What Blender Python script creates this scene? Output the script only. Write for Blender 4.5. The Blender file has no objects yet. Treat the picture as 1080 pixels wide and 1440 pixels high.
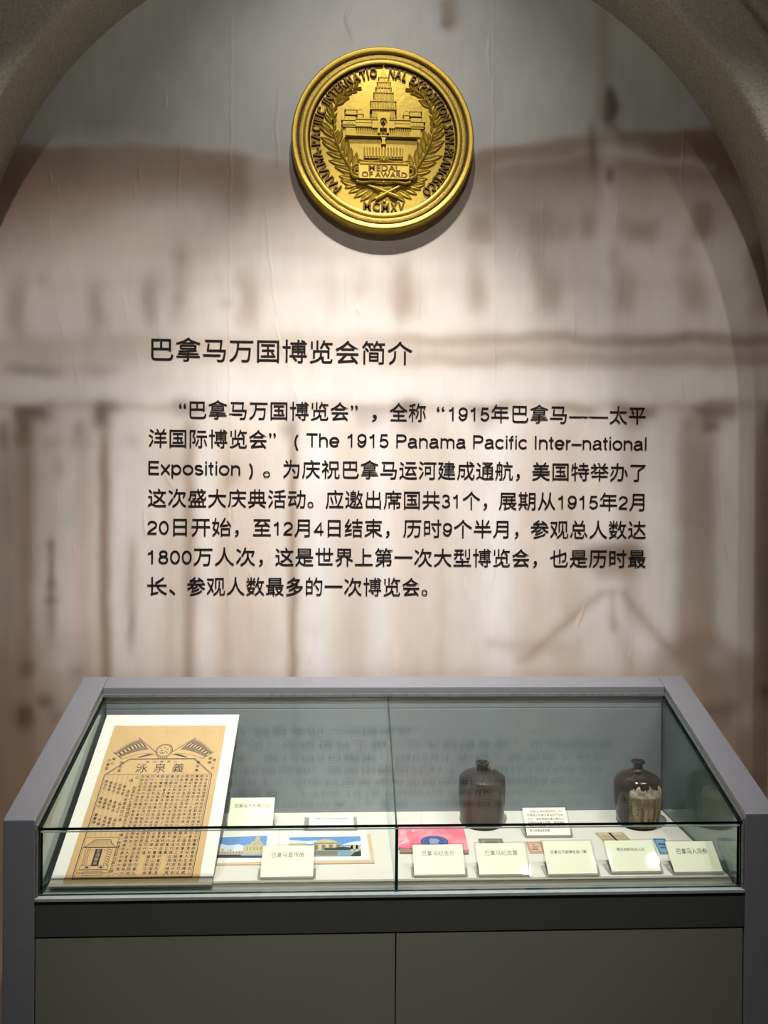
import bpy, bmesh, math, random
import numpy as np
from mathutils import Matrix, Vector

scene = bpy.context.scene
COL = scene.collection
R = math.radians

# ------------------------------------------------------------------ camera
F = 1081.0
YAW, PITCH, ROLL = 0.042, -0.0045, 0.008
CAM = np.array([0.0, 0.0, 1.55])
_f = np.array([math.sin(YAW) * math.cos(PITCH), math.cos(YAW) * math.cos(PITCH), math.sin(PITCH)])
_r0 = np.array([math.cos(YAW), -math.sin(YAW), 0.0])
_u0 = np.cross(_r0, _f)
_r = _r0 * math.cos(ROLL) + _u0 * math.sin(ROLL)
_u = _u0 * math.cos(ROLL) - _r0 * math.sin(ROLL)
cd = bpy.data.cameras.new('camera')
cam = bpy.data.objects.new('camera', cd)
COL.objects.link(cam)
cd.sensor_fit = 'VERTICAL'
cd.sensor_height = 36.0
cd.lens = 36.0 * F / 1440.0
cd.clip_start = 0.02
cam.matrix_world = Matrix(((_r[0], _u[0], -_f[0], CAM[0]), (_r[1], _u[1], -_f[1], CAM[1]), (_r[2], _u[2], -_f[2], CAM[2]), (0, 0, 0, 1)))
scene.camera = cam

# ------------------------------------------------------------------ world, lamps, exposure
w = bpy.data.worlds.new('world')
scene.world = w
w.use_nodes = True
w.node_tree.nodes['Background'].inputs[0].default_value = (1.0, 0.97, 0.88, 1)
w.node_tree.nodes['Background'].inputs[1].default_value = 0.033

def spot(name, loc, aim, power, size, blend, color=(1, .965, .925), rad=0.03):
    l = bpy.data.lights.new(name, 'SPOT')
    l.energy = power; l.spot_size = R(size); l.spot_blend = blend; l.color = color; l.shadow_soft_size = rad
    o = bpy.data.objects.new(name, l)
    COL.objects.link(o)
    o.location = loc
    o.rotation_euler = (Vector(aim) - Vector(loc)).to_track_quat('-Z', 'Y').to_euler()
    return o

spot('ceiling_spot', (0.08, 1.05, 3.75), (0.06, 2.28, 0.78), 450, 49, 1.0)
spot('ceiling_spot', (0.06, 1.10, 3.80), (0.08, 2.25, 2.45), 46, 56, 1.0)
spot('ceiling_spot', (-0.9, 0.9, 3.75), (-0.66, 2.28, 1.2), 130, 48, 1.0)
spot('ceiling_spot', (1.9, 1.03, 3.75), (0.98, 2.28, 1.25), 36, 50, 1.0)
spot('ceiling_spot', (1.1, 0.95, 3.75), (0.9, 2.28, 1.25), 52, 50, 1.0)  # added fill spot to lift the right side of the wall
spot('ceiling_spot', (1.57, 1.03, 3.75), (0.66, 2.0, 0.9), 85, 40, 1.0)
spot('ceiling_spot', (-0.45, 0.9, 3.75), (-0.45, 2.0, 0.9), 40, 44, 1.0)
spot('ceiling_spot', (0.05, -0.6, 3.3), (0.05, 2.28, 2.85), 50, 56, 1.0)  # added frontal fill brightening the arch, not a known fitting

vs = scene.view_settings
vs.view_transform = 'Standard'; vs.look = 'None'; vs.gamma = 1.0; vs.use_curve_mapping = False
vs.exposure = 0.0
scene.cycles.transparent_max_bounces = 32
scene.cycles.max_bounces = 10
scene.cycles.glossy_bounces = 6

# ------------------------------------------------------------------ helpers
def lin(c):
    return tuple(((v / 255.0) / 12.92 if v / 255.0 <= 0.04045 else ((v / 255.0 + 0.055) / 1.055) ** 2.4) for v in c)

def nodes_of(name):
    m = bpy.data.materials.new(name)
    m.use_nodes = True
    nt = m.node_tree
    return m, nt, nt.nodes['Principled BSDF']

def mat(name, rgb, rough=0.6, metal=0.0, noise=0.0, nscale=30.0, bump=0.0, bscale=200.0, coat=0.0, spec=None, stretch=None, rgb2=None, bdist=0.002):
    m, nt, p = nodes_of(name)
    c = lin(rgb)
    p.inputs['Base Color'].default_value = (*c, 1)
    p.inputs['Roughness'].default_value = rough
    p.inputs['Metallic'].default_value = metal
    p.inputs['Coat Weight'].default_value = coat
    if spec is not None:
        p.inputs['Specular IOR Level'].default_value = spec
    tc = nt.nodes.new('ShaderNodeTexCoord')
    src = tc.outputs['Object']
    if stretch:
        mp = nt.nodes.new('ShaderNodeMapping'); mp.inputs['Scale'].default_value = stretch
        nt.links.new(src, mp.inputs[0]); src = mp.outputs[0]
    if noise or rgb2:
        n = nt.nodes.new('ShaderNodeTexNoise'); n.inputs['Scale'].default_value = nscale; n.inputs['Detail'].default_value = 6
        nt.links.new(src, n.inputs['Vector'])
        mx = nt.nodes.new('ShaderNodeMix'); mx.data_type = 'RGBA'
        if rgb2:
            c2 = lin(rgb2)
            mx.inputs[6].default_value = (*c, 1); mx.inputs[7].default_value = (*c2, 1)
            rp = nt.nodes.new('ShaderNodeMapRange'); rp.inputs[1].default_value = .4; rp.inputs[2].default_value = .62
            nt.links.new(n.outputs['Fac'], rp.inputs[0]); nt.links.new(rp.outputs[0], mx.inputs[0])
        else:
            mx.inputs[6].default_value = (*[v * (1 - noise) for v in c], 1)
            mx.inputs[7].default_value = (*[min(1, v * (1 + noise)) for v in c], 1)
            nt.links.new(n.outputs['Fac'], mx.inputs[0])
        nt.links.new(mx.outputs[2], p.inputs['Base Color'])
    if bump:
        n2 = nt.nodes.new('ShaderNodeTexNoise'); n2.inputs['Scale'].default_value = bscale; n2.inputs['Detail'].default_value = 4
        nt.links.new(src, n2.inputs['Vector'])
        b = nt.nodes.new('ShaderNodeBump'); b.inputs['Strength'].default_value = bump; b.inputs['Distance'].default_value = bdist
        nt.links.new(n2.outputs['Fac'], b.inputs['Height']); nt.links.new(b.outputs[0], p.inputs['Normal'])
    return m

def glass_mat(name, tint, f0=0.026, rough=0.0):
    m = bpy.data.materials.new(name); m.use_nodes = True
    nt = m.node_tree; nt.nodes.clear()
    N = nt.nodes.new
    out = N('ShaderNodeOutputMaterial'); mix = N('ShaderNodeMixShader'); tr = N('ShaderNodeBsdfTransparent'); gl = N('ShaderNodeBsdfGlossy')
    tr.inputs[0].default_value = (*tint, 1); gl.inputs['Roughness'].default_value = rough
    gl.inputs[0].default_value = (.95, 1, .98, 1)
    g = N('ShaderNodeNewGeometry'); d = N('ShaderNodeVectorMath'); d.operation = 'DOT_PRODUCT'
    nt.links.new(g.outputs['Normal'], d.inputs[0]); nt.links.new(g.outputs['Incoming'], d.inputs[1])
    a = N('ShaderNodeMath'); a.operation = 'ABSOLUTE'; nt.links.new(d.outputs['Value'], a.inputs[0])
    s = N('ShaderNodeMath'); s.operation = 'SUBTRACT'; s.inputs[0].default_value = 1; nt.links.new(a.outputs[0], s.inputs[1])
    p = N('ShaderNodeMath'); p.operation = 'POWER'; p.inputs[1].default_value = 5; nt.links.new(s.outputs[0], p.inputs[0])
    k = N('ShaderNodeMath'); k.operation = 'MULTIPLY_ADD'; k.inputs[1].default_value = 1 - f0; k.inputs[2].default_value = f0
    nt.links.new(p.outputs[0], k.inputs[0])
    nt.links.new(k.outputs[0], mix.inputs[0]); nt.links.new(tr.outputs[0], mix.inputs[1]); nt.links.new(gl.outputs[0], mix.inputs[2])
    nt.links.new(mix.outputs[0], out.inputs[0])
    return m

def attr_mat(name, attr, rough=0.5, noise=0.0, nscale=20, bump=0.0, bscale=300, stretch=(1, 1, 1), spec=0.5):
    m, nt, p = nodes_of(name)
    a = nt.nodes.new('ShaderNodeAttribute'); a.attribute_name = attr
    tc = nt.nodes.new('ShaderNodeTexCoord'); mp = nt.nodes.new('ShaderNodeMapping'); mp.inputs['Scale'].default_value = stretch
    nt.links.new(tc.outputs['Object'], mp.inputs[0])
    n = nt.nodes.new('ShaderNodeTexNoise'); n.inputs['Scale'].default_value = nscale; n.inputs['Detail'].default_value = 5
    nt.links.new(mp.outputs[0], n.inputs['Vector'])
    mr = nt.nodes.new('ShaderNodeMapRange'); mr.inputs[1].default_value = 0.2; mr.inputs[2].default_value = 0.8
    mr.inputs[3].default_value = 1 - noise; mr.inputs[4].default_value = 1 + noise
    nt.links.new(n.outputs['Fac'], mr.inputs[0])
    vm = nt.nodes.new('ShaderNodeVectorMath'); vm.operation = 'SCALE'
    nt.links.new(a.outputs['Color'], vm.inputs[0]); nt.links.new(mr.outputs[0], vm.inputs['Scale'])
    nt.links.new(vm.outputs[0], p.inputs['Base Color'])
    p.inputs['Roughness'].default_value = rough; p.inputs['Specular IOR Level'].default_value = spec
    if bump:
        n2 = nt.nodes.new('ShaderNodeTexNoise'); n2.inputs['Scale'].default_value = bscale; n2.inputs['Detail'].default_value = 3
        nt.links.new(mp.outputs[0], n2.inputs['Vector'])
        b = nt.nodes.new('ShaderNodeBump'); b.inputs['Strength'].default_value = bump; b.inputs['Distance'].default_value = 0.001
        nt.links.new(n2.outputs['Fac'], b.inputs['Height']); nt.links.new(b.outputs[0], p.inputs['Normal'])
    return m

def tag(o, label=None, cat=None, group=None, kind=None):
    if label: o['label'] = label
    if cat: o['category'] = cat
    if group: o['group'] = group
    if kind: o['kind'] = kind
    return o

def empty(name, loc, label=None, cat=None, group=None, rot=(0, 0, 0)):
    o = bpy.data.objects.new(name, None); COL.objects.link(o)
    o.location = loc; o.rotation_euler = rot; o.empty_display_size = .05
    return tag(o, label, cat, group)

class MB:
    """collects faces, then links them as one mesh object"""
    def __init__(s): s.v = []; s.f = []
    def add(s, vs, fs):
        k = len(s.v); s.v += [tuple(float(c) for c in v) for v in vs]; s.f += [[i + k for i in f] for f in fs]; return s
    def box(s, x0, x1, y0, y1, z0, z1):
        return s.add([(x0, y0, z0), (x1, y0, z0), (x1, y1, z0), (x0, y1, z0), (x0, y0, z1), (x1, y0, z1), (x1, y1, z1), (x0, y1, z1)],
                     [(0, 3, 2, 1), (4, 5, 6, 7), (0, 1, 5, 4), (1, 2, 6, 5), (2, 3, 7, 6), (3, 0, 4, 7)])
    def quad(s, a, b, c, d): return s.add([a, b, c, d], [(0, 1, 2, 3)])
    def prism(s, pts, fn, h0, h1):
        """pts: outline in 2D, ccw; fn(u, v, h) -> xyz"""
        n = len(pts)
        return s.add([fn(u, v, h0) for u, v in pts] + [fn(u, v, h1) for u, v in pts],
                     [list(range(n - 1, -1, -1)), list(range(n, 2 * n))] + [(i, (i + 1) % n, n + (i + 1) % n, n + i) for i in range(n)])
    def lathe(s, prof, n=48, c=(0, 0, 0), fn=None):
        vs = []; fs = []
        for (r, z) in prof:
            for k in range(n):
                a = 2 * math.pi * k / n
                vs.append((c[0] + r * math.cos(a), c[1] + r * math.sin(a), c[2] + z) if fn is None else fn(r * math.cos(a), r * math.sin(a), z))
        for j in range(len(prof) - 1):
            for k in range(n):
                k2 = (k + 1) % n
                fs.append((j * n + k, j * n + k2, (j + 1) * n + k2, (j + 1) * n + k))
        fs.append(list(range(n - 1, -1, -1))); fs.append([(len(prof) - 1) * n + k for k in range(n)])
        return s.add(vs, fs)
    def tube(s, pts, rad, n=8):
        pts = [Vector(p) for p in pts]; vs = []; fs = []
        for i, p in enumerate(pts):
            t = (pts[min(i + 1, len(pts) - 1)] - pts[max(i - 1, 0)]).normalized()
            q = t.to_track_quat('Z', 'Y'); rr = rad[i] if isinstance(rad, (list, tuple)) else rad
            for k in range(n):
                a = 2 * math.pi * k / n
                vs.append(tuple(p + q @ Vector((rr * math.cos(a), rr * math.sin(a), 0))))
        for i in range(len(pts) - 1):
            for k in range(n):
                k2 = (k + 1) % n
                fs.append((i * n + k, i * n + k2, (i + 1) * n + k2, (i + 1) * n + k))
        fs.append(list(range(n - 1, -1, -1))); fs.append([(len(pts) - 1) * n + k for k in range(n)])
        return s.add(vs, fs)
    def mesh(s, name, m, smooth=False):
        me = bpy.data.meshes.new(name); me.from_pydata(s.v, [], s.f); me.update()
        bm = bmesh.new(); bm.from_mesh(me); bmesh.ops.recalc_face_normals(bm, faces=bm.faces); bm.to_mesh(me); bm.free()
        for mm in (m if isinstance(m, (list, tuple)) else [m]): me.materials.append(mm)
        if smooth:
            me.polygons.foreach_set('use_smooth', [True] * len(me.polygons))
            try: me.set_sharp_from_angle(angle=R(smooth if smooth is not True else 40))
            except Exception: pass
        return me
    def build(s, name, m, parent=None, smooth=False, bevel=0, world=False, seg=2):
        if world and parent is not None:
            L = parent.location
            s.v = [(a - L[0], b - L[1], c - L[2]) for a, b, c in s.v]
        me = s.mesh(name, m, smooth)
        return link(name, me, parent, bevel, seg)

def link(name, me, parent=None, bevel=0, seg=2):
    o = bpy.data.objects.new(name, me); COL.objects.link(o)
    if parent is not None: o.parent = parent
    if bevel:
        b = o.modifiers.new('bevel', 'BEVEL'); b.width = bevel; b.segments = seg; b.limit_method = 'ANGLE'; b.angle_limit = R(35)
    return o

# a plain grotesque face for the Latin letters and numerals, drawn as strokes
def arc(cx, cy, rx, ry, a0, a1, n=None):
    n = n or max(4, int(abs(a1 - a0) / 12))
    return [(cx + rx * math.cos(R(a0 + (a1 - a0) * i / n)), cy + ry * math.sin(R(a0 + (a1 - a0) * i / n))) for i in range(n + 1)]
STROKES = {
    'T': (.6, [[(.02, .678), (.58, .678)], [(.3, .66), (.3, 0)]]), 'I': (.24, [[(.12, 0), (.12, .72)]]),
    'P': (.62, [[(.1, 0), (.1, .72)], [(.1, .678), (.36, .678)] + arc(.36, .516, .18, .162, 90, -90) + [(.1, .354)]]),
    'E': (.62, [[(.1, 0), (.1, .72)], [(.1, .678), (.56, .678)], [(.1, .38), (.53, .38)], [(.1, .042), (.57, .042)]]),
    'h': (.54, [[(.09, 0), (.09, .72)], arc(.268, .315, .178, .175, 180, 0) + [(.446, 0)]]),
    'n': (.54, [[(.09, 0), (.09, .53)], arc(.268, .315, .178, .175, 180, 0) + [(.446, 0)]]),
    'm': (.82, [[(.09, 0), (.09, .53)], arc(.245, .335, .155, .155, 180, 0) + [(.40, 0)], arc(.555, .335, .155, .155, 180, 0) + [(.71, 0)]]),
    'e': (.55, [[(.06, .262), (.485, .262)], arc(.272, .265, .213, .228, 0, 325)]),
    'a': (.54, [arc(.26, .375, .165, .115, 165, 0) + [(.425, .08), (.45, .042), (.50, .042)], [(.425, .33), (.36, .30), (.22, .285)] + arc(.20, .158, .14, .120, 90, 270) + [(.30, .06), (.425, .15)]]),
    'c': (.5, [arc(.265, .265, .208, .228, 38, 322)]), 'i': (.2, [[(.1, 0), (.1, .53)], [(.1, .63), (.1, .72)]]), 'l': (.2, [[(.1, 0), (.1, .72)]]),
    'f': (.28, [[(.13, 0), (.13, .58)] + arc(.23, .585, .1, .09, 180, 85), [(.01, .488), (.26, .488)]]),
    't': (.29, [[(.13, .67), (.13, .12)] + arc(.21, .115, .08, .075, 180, 275), [(.01, .488), (.26, .488)]]),
    'r': (.33, [[(.09, 0), (.09, .53)], arc(.27, .30, .18, .185, 180, 85)]), 'o': (.55, [arc(.272, .265, .213, .228, 0, 360, 28)]),
    'x': (.48, [[(.04, .53), (.44, 0)], [(.44, .53), (.04, 0)]]), 'p': (.56, [[(.09, -.2), (.09, .53)], arc(.282, .265, .195, .228, 0, 360, 28)]),
    's': (.48, [arc(.235, .39, .158, .103, 25, 245) + arc(.245, .150, .168, .110, 75, -160)]),
    '1': (.55, [[(.30, 0), (.30, .715)], [(.10, .545), (.2, .565), (.26, .61), (.29, .68)]]),
    '9': (.55, [arc(.27, .478, .19, .2, 0, 360, 26), arc(.25, .40, .21, .358, 12, -152)]),
    '5': (.55, [[(.455, .678), (.16, .678), (.108, .36)] + arc(.265, .238, .195, .196, 138, -155)]),
    '2': (.55, [arc(.27, .495, .19, .183, 172, -38) + [(.22, .23), (.11, .12), (.08, .042), (.475, .042)]]), '0': (.55, [arc(.275, .36, .195, .318, 0, 360, 28)]),
    '3': (.55, [arc(.26, .53, .165, .148, 158, -85) + [(.22, .382)], arc(.262, .212, .19, .17, 88, -158)]),
    '8': (.55, [arc(.275, .535, .16, .143, 0, 360, 24), arc(.275, .213, .19, .171, 0, 360, 26)]),
    '4': (.55, [[(.38, 0), (.38, .665), (.07, .2), (.51, .2)]]), '(': (.3, [arc(.42, .26, .32, .55, 132, 228)]), ')': (.3, [arc(-.12, .26, .32, .55, -48, 48)]),
    '–': (.52, [[(.0, .27), (.52, .27)]]), ' ': (.28, [])}
def stroke_geo(ch, wd=.082):
    adv, paths = STROKES[ch]; vs = []; fs = []
    for i_, p in enumerate(paths):
        k = len(vs); closed = len(p) > 10 and math.dist(p[0], p[-1]) < 1e-6
        if closed: p = p[:-1]
        n = len(p)
        for i in range(n):
            a = Vector(p[i - 1] if (i or closed) else p[i]); b = Vector(p[i]); c = Vector(p[(i + 1) % n] if (i < n - 1 or closed) else p[i])
            d1 = (b - a).normalized() if (b - a).length > 1e-9 else None; d2 = (c - b).normalized() if (c - b).length > 1e-9 else None
            d1 = d1 or d2; d2 = d2 or d1
            t = (d1 + d2); t = t.normalized() if t.length > 1e-6 else d1
            m = Vector((-t.y, t.x)); cs = max(.45, m.dot(Vector((-d1.y, d1.x)))); h = wd / 2 / cs
            z_ = .002 * i_
            vs.append((b.x + m.x * h, b.y + m.y * h, z_)); vs.append((b.x - m.x * h, b.y - m.y * h, z_))
        for i in range(n if closed else n - 1):
            j = (i + 1) % n; fs.append((k + 2 * i, k + 2 * i + 1, k + 2 * j + 1, k + 2 * j))
    return np.array(vs, np.float32).reshape(-1, 3), fs, adv

# Chinese lettering: outlines of Blender's own built-in font turned into meshes
def text_geo(body, font=None, extrude=0.0, res=3, bevel=0.0, space=1.0, offset=0.0):
    t = bpy.data.curves.new('lettering', 'FONT')
    t.body = body; t.size = 1.0; t.resolution_u = res; t.extrude = extrude; t.bevel_depth = bevel; t.bevel_resolution = 0
    t.space_character = space; t.offset = offset
    if font: t.font = font
    ob = bpy.data.objects.new('lettering', t); COL.objects.link(ob)
    bpy.context.view_layer.update()
    me = bpy.data.meshes.new_from_object(ob.evaluated_get(bpy.context.evaluated_depsgraph_get()))
    V = np.empty(len(me.vertices) * 3, np.float32); me.vertices.foreach_get('co', V)
    fs = [tuple(p.vertices) for p in me.polygons]
    bpy.data.objects.remove(ob); bpy.data.curves.remove(t); bpy.data.meshes.remove(me)
    return V.reshape(-1, 3), fs

# measured directions of the photograph, intersected with real planes of the room
def ray(px, py): return _f + _r * ((px - 540) / F) - _u * ((py - 720) / F)
def onY(px, py, Y):
    d = ray(px, py); return CAM + d * (Y / d[1])
def onZ(px, py, Z):
    d = ray(px, py); return CAM + d * ((Z - CAM[2]) / d[2])

YW = 2.28        # back wall
AX, AZ, AR = 0.083, 2.070, 1.183   # arch centre and radius

# ------------------------------------------------------------------ materials
M = {}
M['stone'] = mat('rough_arch_plaster', (202, 195, 172), .92, noise=.45, nscale=150, bump=1.0, bscale=110, bdist=.005)
M['floor'] = mat('dark_hall_floor', (70, 66, 62), .4, noise=.2)
M['plaster'] = mat('plain_plaster', (120, 115, 105), .9)
M['ink'] = mat('dark_brown_vinyl', (22, 9, 9), .7, spec=.2)
M['frame'] = mat('grey_enamel', (122, 123, 129), .27, spec=.8, noise=.05, nscale=14, bump=.12, bscale=60)
M['rail'] = mat('dark_grey_enamel', (70, 71, 68), .5, noise=.06, nscale=10)
M['door'] = mat('cabinet_door_enamel', (118, 119, 108), .5, noise=.04, nscale=5)
M['gasket'] = mat('worn_sealant', (105, 106, 104), .6, noise=.5, nscale=60)
M['alu'] = mat('brushed_aluminium_trim', (176, 184, 184), .4, metal=.3, noise=.15, nscale=50)
M['liner'] = mat('grey_lining_board', (118, 127, 132), .45)
M['cream'] = mat('cream_floor_board', (214, 212, 200), .7, noise=.03)
M['glass'] = glass_mat('clear_glass', (.985, .995, .99))
M['sideglass'] = glass_mat('side_glass', (.95, .98, .965), f0=.075)
M['strip'] = glass_mat('smoky_acrylic_strip', (.80, .80, .76), f0=.05)
M['edge'] = mat('green_glass_edge', (6, 38, 34), .12, spec=.7)
M['acrylic'] = glass_mat('clear_acrylic', (.93, .94, .93), f0=.06)
M['acrylic_edge'] = mat('grey_acrylic_edge', (150, 150, 138), .3)
M['card'] = mat('pale_yellow_card', (232, 236, 206), .6, coat=.5)
M['card_white'] = mat('ivory_card', (236, 232, 214), .6)
M['cardink'] = mat('grey_card_ink', (112, 112, 96), .6)
M['cardink_dark'] = mat('dark_card_ink', (66, 56, 44), .6)
M['matboard'] = mat('white_mat_board', (232, 231, 218), .7)
M['oldpaper'] = mat('tan_old_paper', (203, 170, 116), .75, noise=.1, nscale=8, bump=.1, bscale=40)
M['print'] = mat('blue_black_print', (42, 34, 44), .7)
M['shade'] = mat('faded_print_tone', (128, 108, 84), .7, noise=.4, nscale=300)
M['gold'] = mat('gilt_surface', (202, 170, 66), .40, metal=.5, noise=.18, nscale=26, bump=.35, bscale=90, bdist=.0015)
M['gold_rough'] = mat('stippled_gilt', (206, 176, 84), .45, metal=.55, noise=.25, nscale=160, bump=1.0, bscale=260, bdist=.002)
M['patina'] = mat('brown_patina_gilt', (74, 48, 14), .5, metal=.5, noise=.3, nscale=60)  # brown gilt that paints shade into the medal's grooves
M['patina_light'] = mat('browned_gilt', (104, 74, 26), .45, metal=.6, noise=.3, nscale=60)  # darker gilt; on the lettering its colour stands in for relief shading

# ------------------------------------------------------------------ the setting: mural wall
def grid_axis(a, b, c, d, coarse, fine):
    return np.concatenate([np.arange(a, b, coarse), np.arange(b, c, fine), np.arange(c, d + coarse, coarse)])

def mural():
    xs = grid_axis(-1.9, -1.2, 1.3, 2.0, .03, .0032)
    zs = grid_axis(0, .7, 3.2, 3.9, .03, .0085)
    X, Z = np.meshgrid(xs, zs)
    # place on the print, in photo-sized units, straightened onto the wall
    dx, dy, dz = X, np.full_like(X, YW), Z - CAM[2]
    dep = dx * _f[0] + dy * _f[1] + dz * _f[2]
    U = 540 + F * (dx * _r[0] + dy * _r[1] + dz * _r[2]) / dep
    V = 720 - F * (dx * _u[0] + dy * _u[1] + dz * _u[2]) / dep
    rng = np.random.RandomState(5)
    def smooth_noise(su, sv, seed):
        r = np.random.RandomState(seed); out = np.zeros_like(U)
        g = r.rand(64, 64)
        a = (U / su) % 63; b = (V / sv) % 63
        i, j = np.floor(a).astype(int), np.floor(b).astype(int); fa, fb = a - i, b - j
        fa = fa * fa * (3 - 2 * fa); fb = fb * fb * (3 - 2 * fb)
        return (g[j, i] * (1 - fa) * (1 - fb) + g[j, i + 1] * fa * (1 - fb) + g[j + 1, i] * (1 - fa) * fb + g[j + 1, i + 1] * fa * fb)
    WU = U + (smooth_noise(30, 30, 1) - .5) * 9; WV = V + (smooth_noise(36, 28, 2) - .5) * 9
    def sig(t): return 1 / (1 + np.exp(-np.clip(t, -30, 30)))
    C = np.zeros(U.shape + (3,)); 
    SKY = np.array(lin((196, 194, 190))); PALE = np.array(lin((222, 211, 201))); TAN = np.array(lin((190, 170, 151)))
    BR = np.array(lin((146, 120, 98))); DK = np.array(lin((96, 74, 54))); WH = np.array(lin((232, 228, 226)))
    PK = np.array(lin((208, 186, 172)))
    C[:] = PALE
    def put(mask, col, a):
        m = (mask * min(.97, a * 1.25))[..., None]; C[:] = C * (1 - m) + col * m
    def box(x0, x1, y0, y1, s, col, a, sv=None):
        sv = sv or s
        put(sig((WU - x0) / s) * sig((x1 - WU) / s) * sig((WV - y0) / sv) * sig((y1 - WV) / sv), col, a)
    def line(p, q, wd, s, col, a):
        p = np.array(p, float); q = np.array(q, float); d = q - p; L2 = d @ d
        t = np.clip(((WU - p[0]) * d[0] + (WV - p[1]) * d[1]) / L2, 0, 1)
        dist = np.hypot(WU - p[0] - t * d[0], WV - p[1] - t * d[1])
        put(sig((wd - dist) / s), col, a)
    # sky
    skyline = np.interp(U, [-100, 0, 200, 330, 380, 420, 640, 680, 820, 860, 1000, 1200], [203, 203, 204, 210, 222, 232, 235, 208, 190, 188, 178, 176])
    sk = sig((skyline - WV) / 2.6)
    # ground tone of the building below the sky
    put(sig((300 - V) / 30) * (1 - sk), TAN, .75)
    box(-150, 350, 203, 288, 5, BR, .95, 14); box(-150, 130, 203, 340, 25, BR, .6, 18)
    box(330, 470, 235, 270, 16, BR, .35)
    box(660, 860, 190, 250, 8, BR, .7, 10); box(880, 1200, 180, 250, 14, BR, .8, 7)
    box(660, 1200, 235, 300, 30, BR, .35)
    put(sk, SKY, 1.0)
    # ridge streaks and pole
    line((862, 212), (1000, 236), 4, 3.5, WH, .38); line((870, 207), (900, 212), 5, 4, WH, .18)
    line((700, 236), (860, 206), 3, 4, PALE, .3)
    box(846, 862, 196, 1000, 5, WH, .38)
    box(838, 852, -20, 120, 5, TAN, .5, 20); box(840, 856, -40, 200, 4, BR, .25)
    box(851, 866, 124, 176, 2.8, DK, .85, 4); box(830, 839, 176, 240, 3, DK, .6, 6); box(853, 864, 233, 256, 3, DK, .85)
    line((866, 180), (884, 196), 5, 3.5, BR, .6)
    box(622, 645, -5, 34, 4, BR, .7); box(624, 640, 26, 42, 3.5, DK, .6)
    # attic storey: broad pale and tan patches
    box(-120, 300, 300, 350, 30, TAN, .55); box(200, 300, 292, 302, 14, WH, .4)
    box(180, 700, 348, 358, 40, TAN, .35, 5); box(150, 700, 318, 332, 50, TAN, .22, 6)
    for x0, x1, y0, y1, a in [(748, 758, 300, 335, .5), (762, 780, 296, 338, .45), (785, 800, 304, 338, .45), (815, 840, 296, 336, .5), (868, 880, 300, 332, .5), (880, 925, 308, 340, .55), (975, 1005, 284, 335, .65),
                              (658, 690, 300, 340, .5), (1060, 1100, 340, 372, .6), (500, 520, 372, 420, .2)]:
        box(x0, x1, y0, y1, 4.5, BR, a)
    for x, wd, y0, y1, a in [(24, 12, 400, 470, .5), (134, 11, 398, 470, .5), (212, 10, 392, 462, .55), (252, 9, 340, 460, .35), (350, 14, 380, 462, .5), (465, 10, 390, 440, .22), (568, 11, 362, 445, .5), (575, 24, 400, 440, .35),
                             (672, 14, 388, 440, .55), (665, 8, 355, 385, .4), (770, 17, 378, 440, .5), (757, 8, 350, 385, .5), (880, 16, 380, 440, .5), (863, 7, 348, 380, .5), (975, 18, 385, 440, .5), (968, 8, 346, 362, .8), (1070, 16, 350, 450, .55)]:
        box(x - wd, x + wd, y0, y1, 4.5, BR, a, 9)
    for x, y in [(57, 392), (251, 360), (251, 425), (318, 425)]:
        box(x - 4, x + 4, y - 5, y + 5, 4, DK, .5)
    # cornice bands
    box(-200, 1300, 396, 404, 60, TAN, .25, 5)
    box(-200, 1300, 474, 488, 60, BR, .34, 5); box(540, 1300, 468, 485, 30, BR, .45, 3); box(540, 1300, 493, 516, 30, BR, .5, 4)
    box(860, 1300, 470, 484, 12, DK, .22, 3); box(-200, 560, 488, 506, 60, TAN, .5, 5)
    box(6, 90, 512, 528, 9, DK, .55, 4); box(115, 165, 512, 526, 9, DK, .4, 4); box(210, 240, 525, 545, 8, TAN, .4)
    box(-200, 1300, 540, 562, 60, WH, .35, 7)
    box(20, 90, 536, 562, 12, WH, .3); box(130, 200, 530, 560, 12, WH, .3)
    # capitals and deep shadows of the printed colonnade
    box(-200, 1300, 566, 576, 60, BR, .42, 3.5)
    for x0, x1, y0, y1, a in [(22, 72, 570, 592, .85), (24, 46, 585, 625, .8), (0, 12, 595, 630, .7), (132, 172, 570, 580, .7), (132, 152, 572, 602, .75), (104, 120, 596, 632, .75), (60, 84, 616, 628, .5), (75, 88, 640, 676, .45), (172, 192, 618, 628, .4),
                              (240, 290, 566, 580, .5), (262, 285, 590, 610, .35), (318, 330, 640, 690, .3), (396, 420, 590, 612, .4), (500, 540, 566, 600, .35), (548, 596, 568, 584, .75), (560, 590, 584, 606, .4), (656, 716, 568, 582, .6), (668, 700, 580, 606, .4),
                              (780, 840, 568, 582, .5), (866, 924, 570, 584, .75), (880, 905, 584, 604, .4), (974, 1036, 570, 584, .9), (984, 1010, 584, 610, .7), (962, 974, 588, 604, .6), (1076, 1120, 570, 612, .7)]:
        box(x0, x1, y0, y1, 4.2, DK, a)
    box(-200, 1300, 556, 565, 60, PALE, .4, 3)
    # shafts below: soft stripes
    low = sig((V - 596) / 8)
    def stripe(x, wd, s, col, a, y0=600, y1=1300, sy=14):
        put(sig((wd - np.abs(WU * .35 + U * .65 - x)) / s) * sig((V - y0) / sy) * sig((y1 - V) / sy), col, a)
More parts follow.
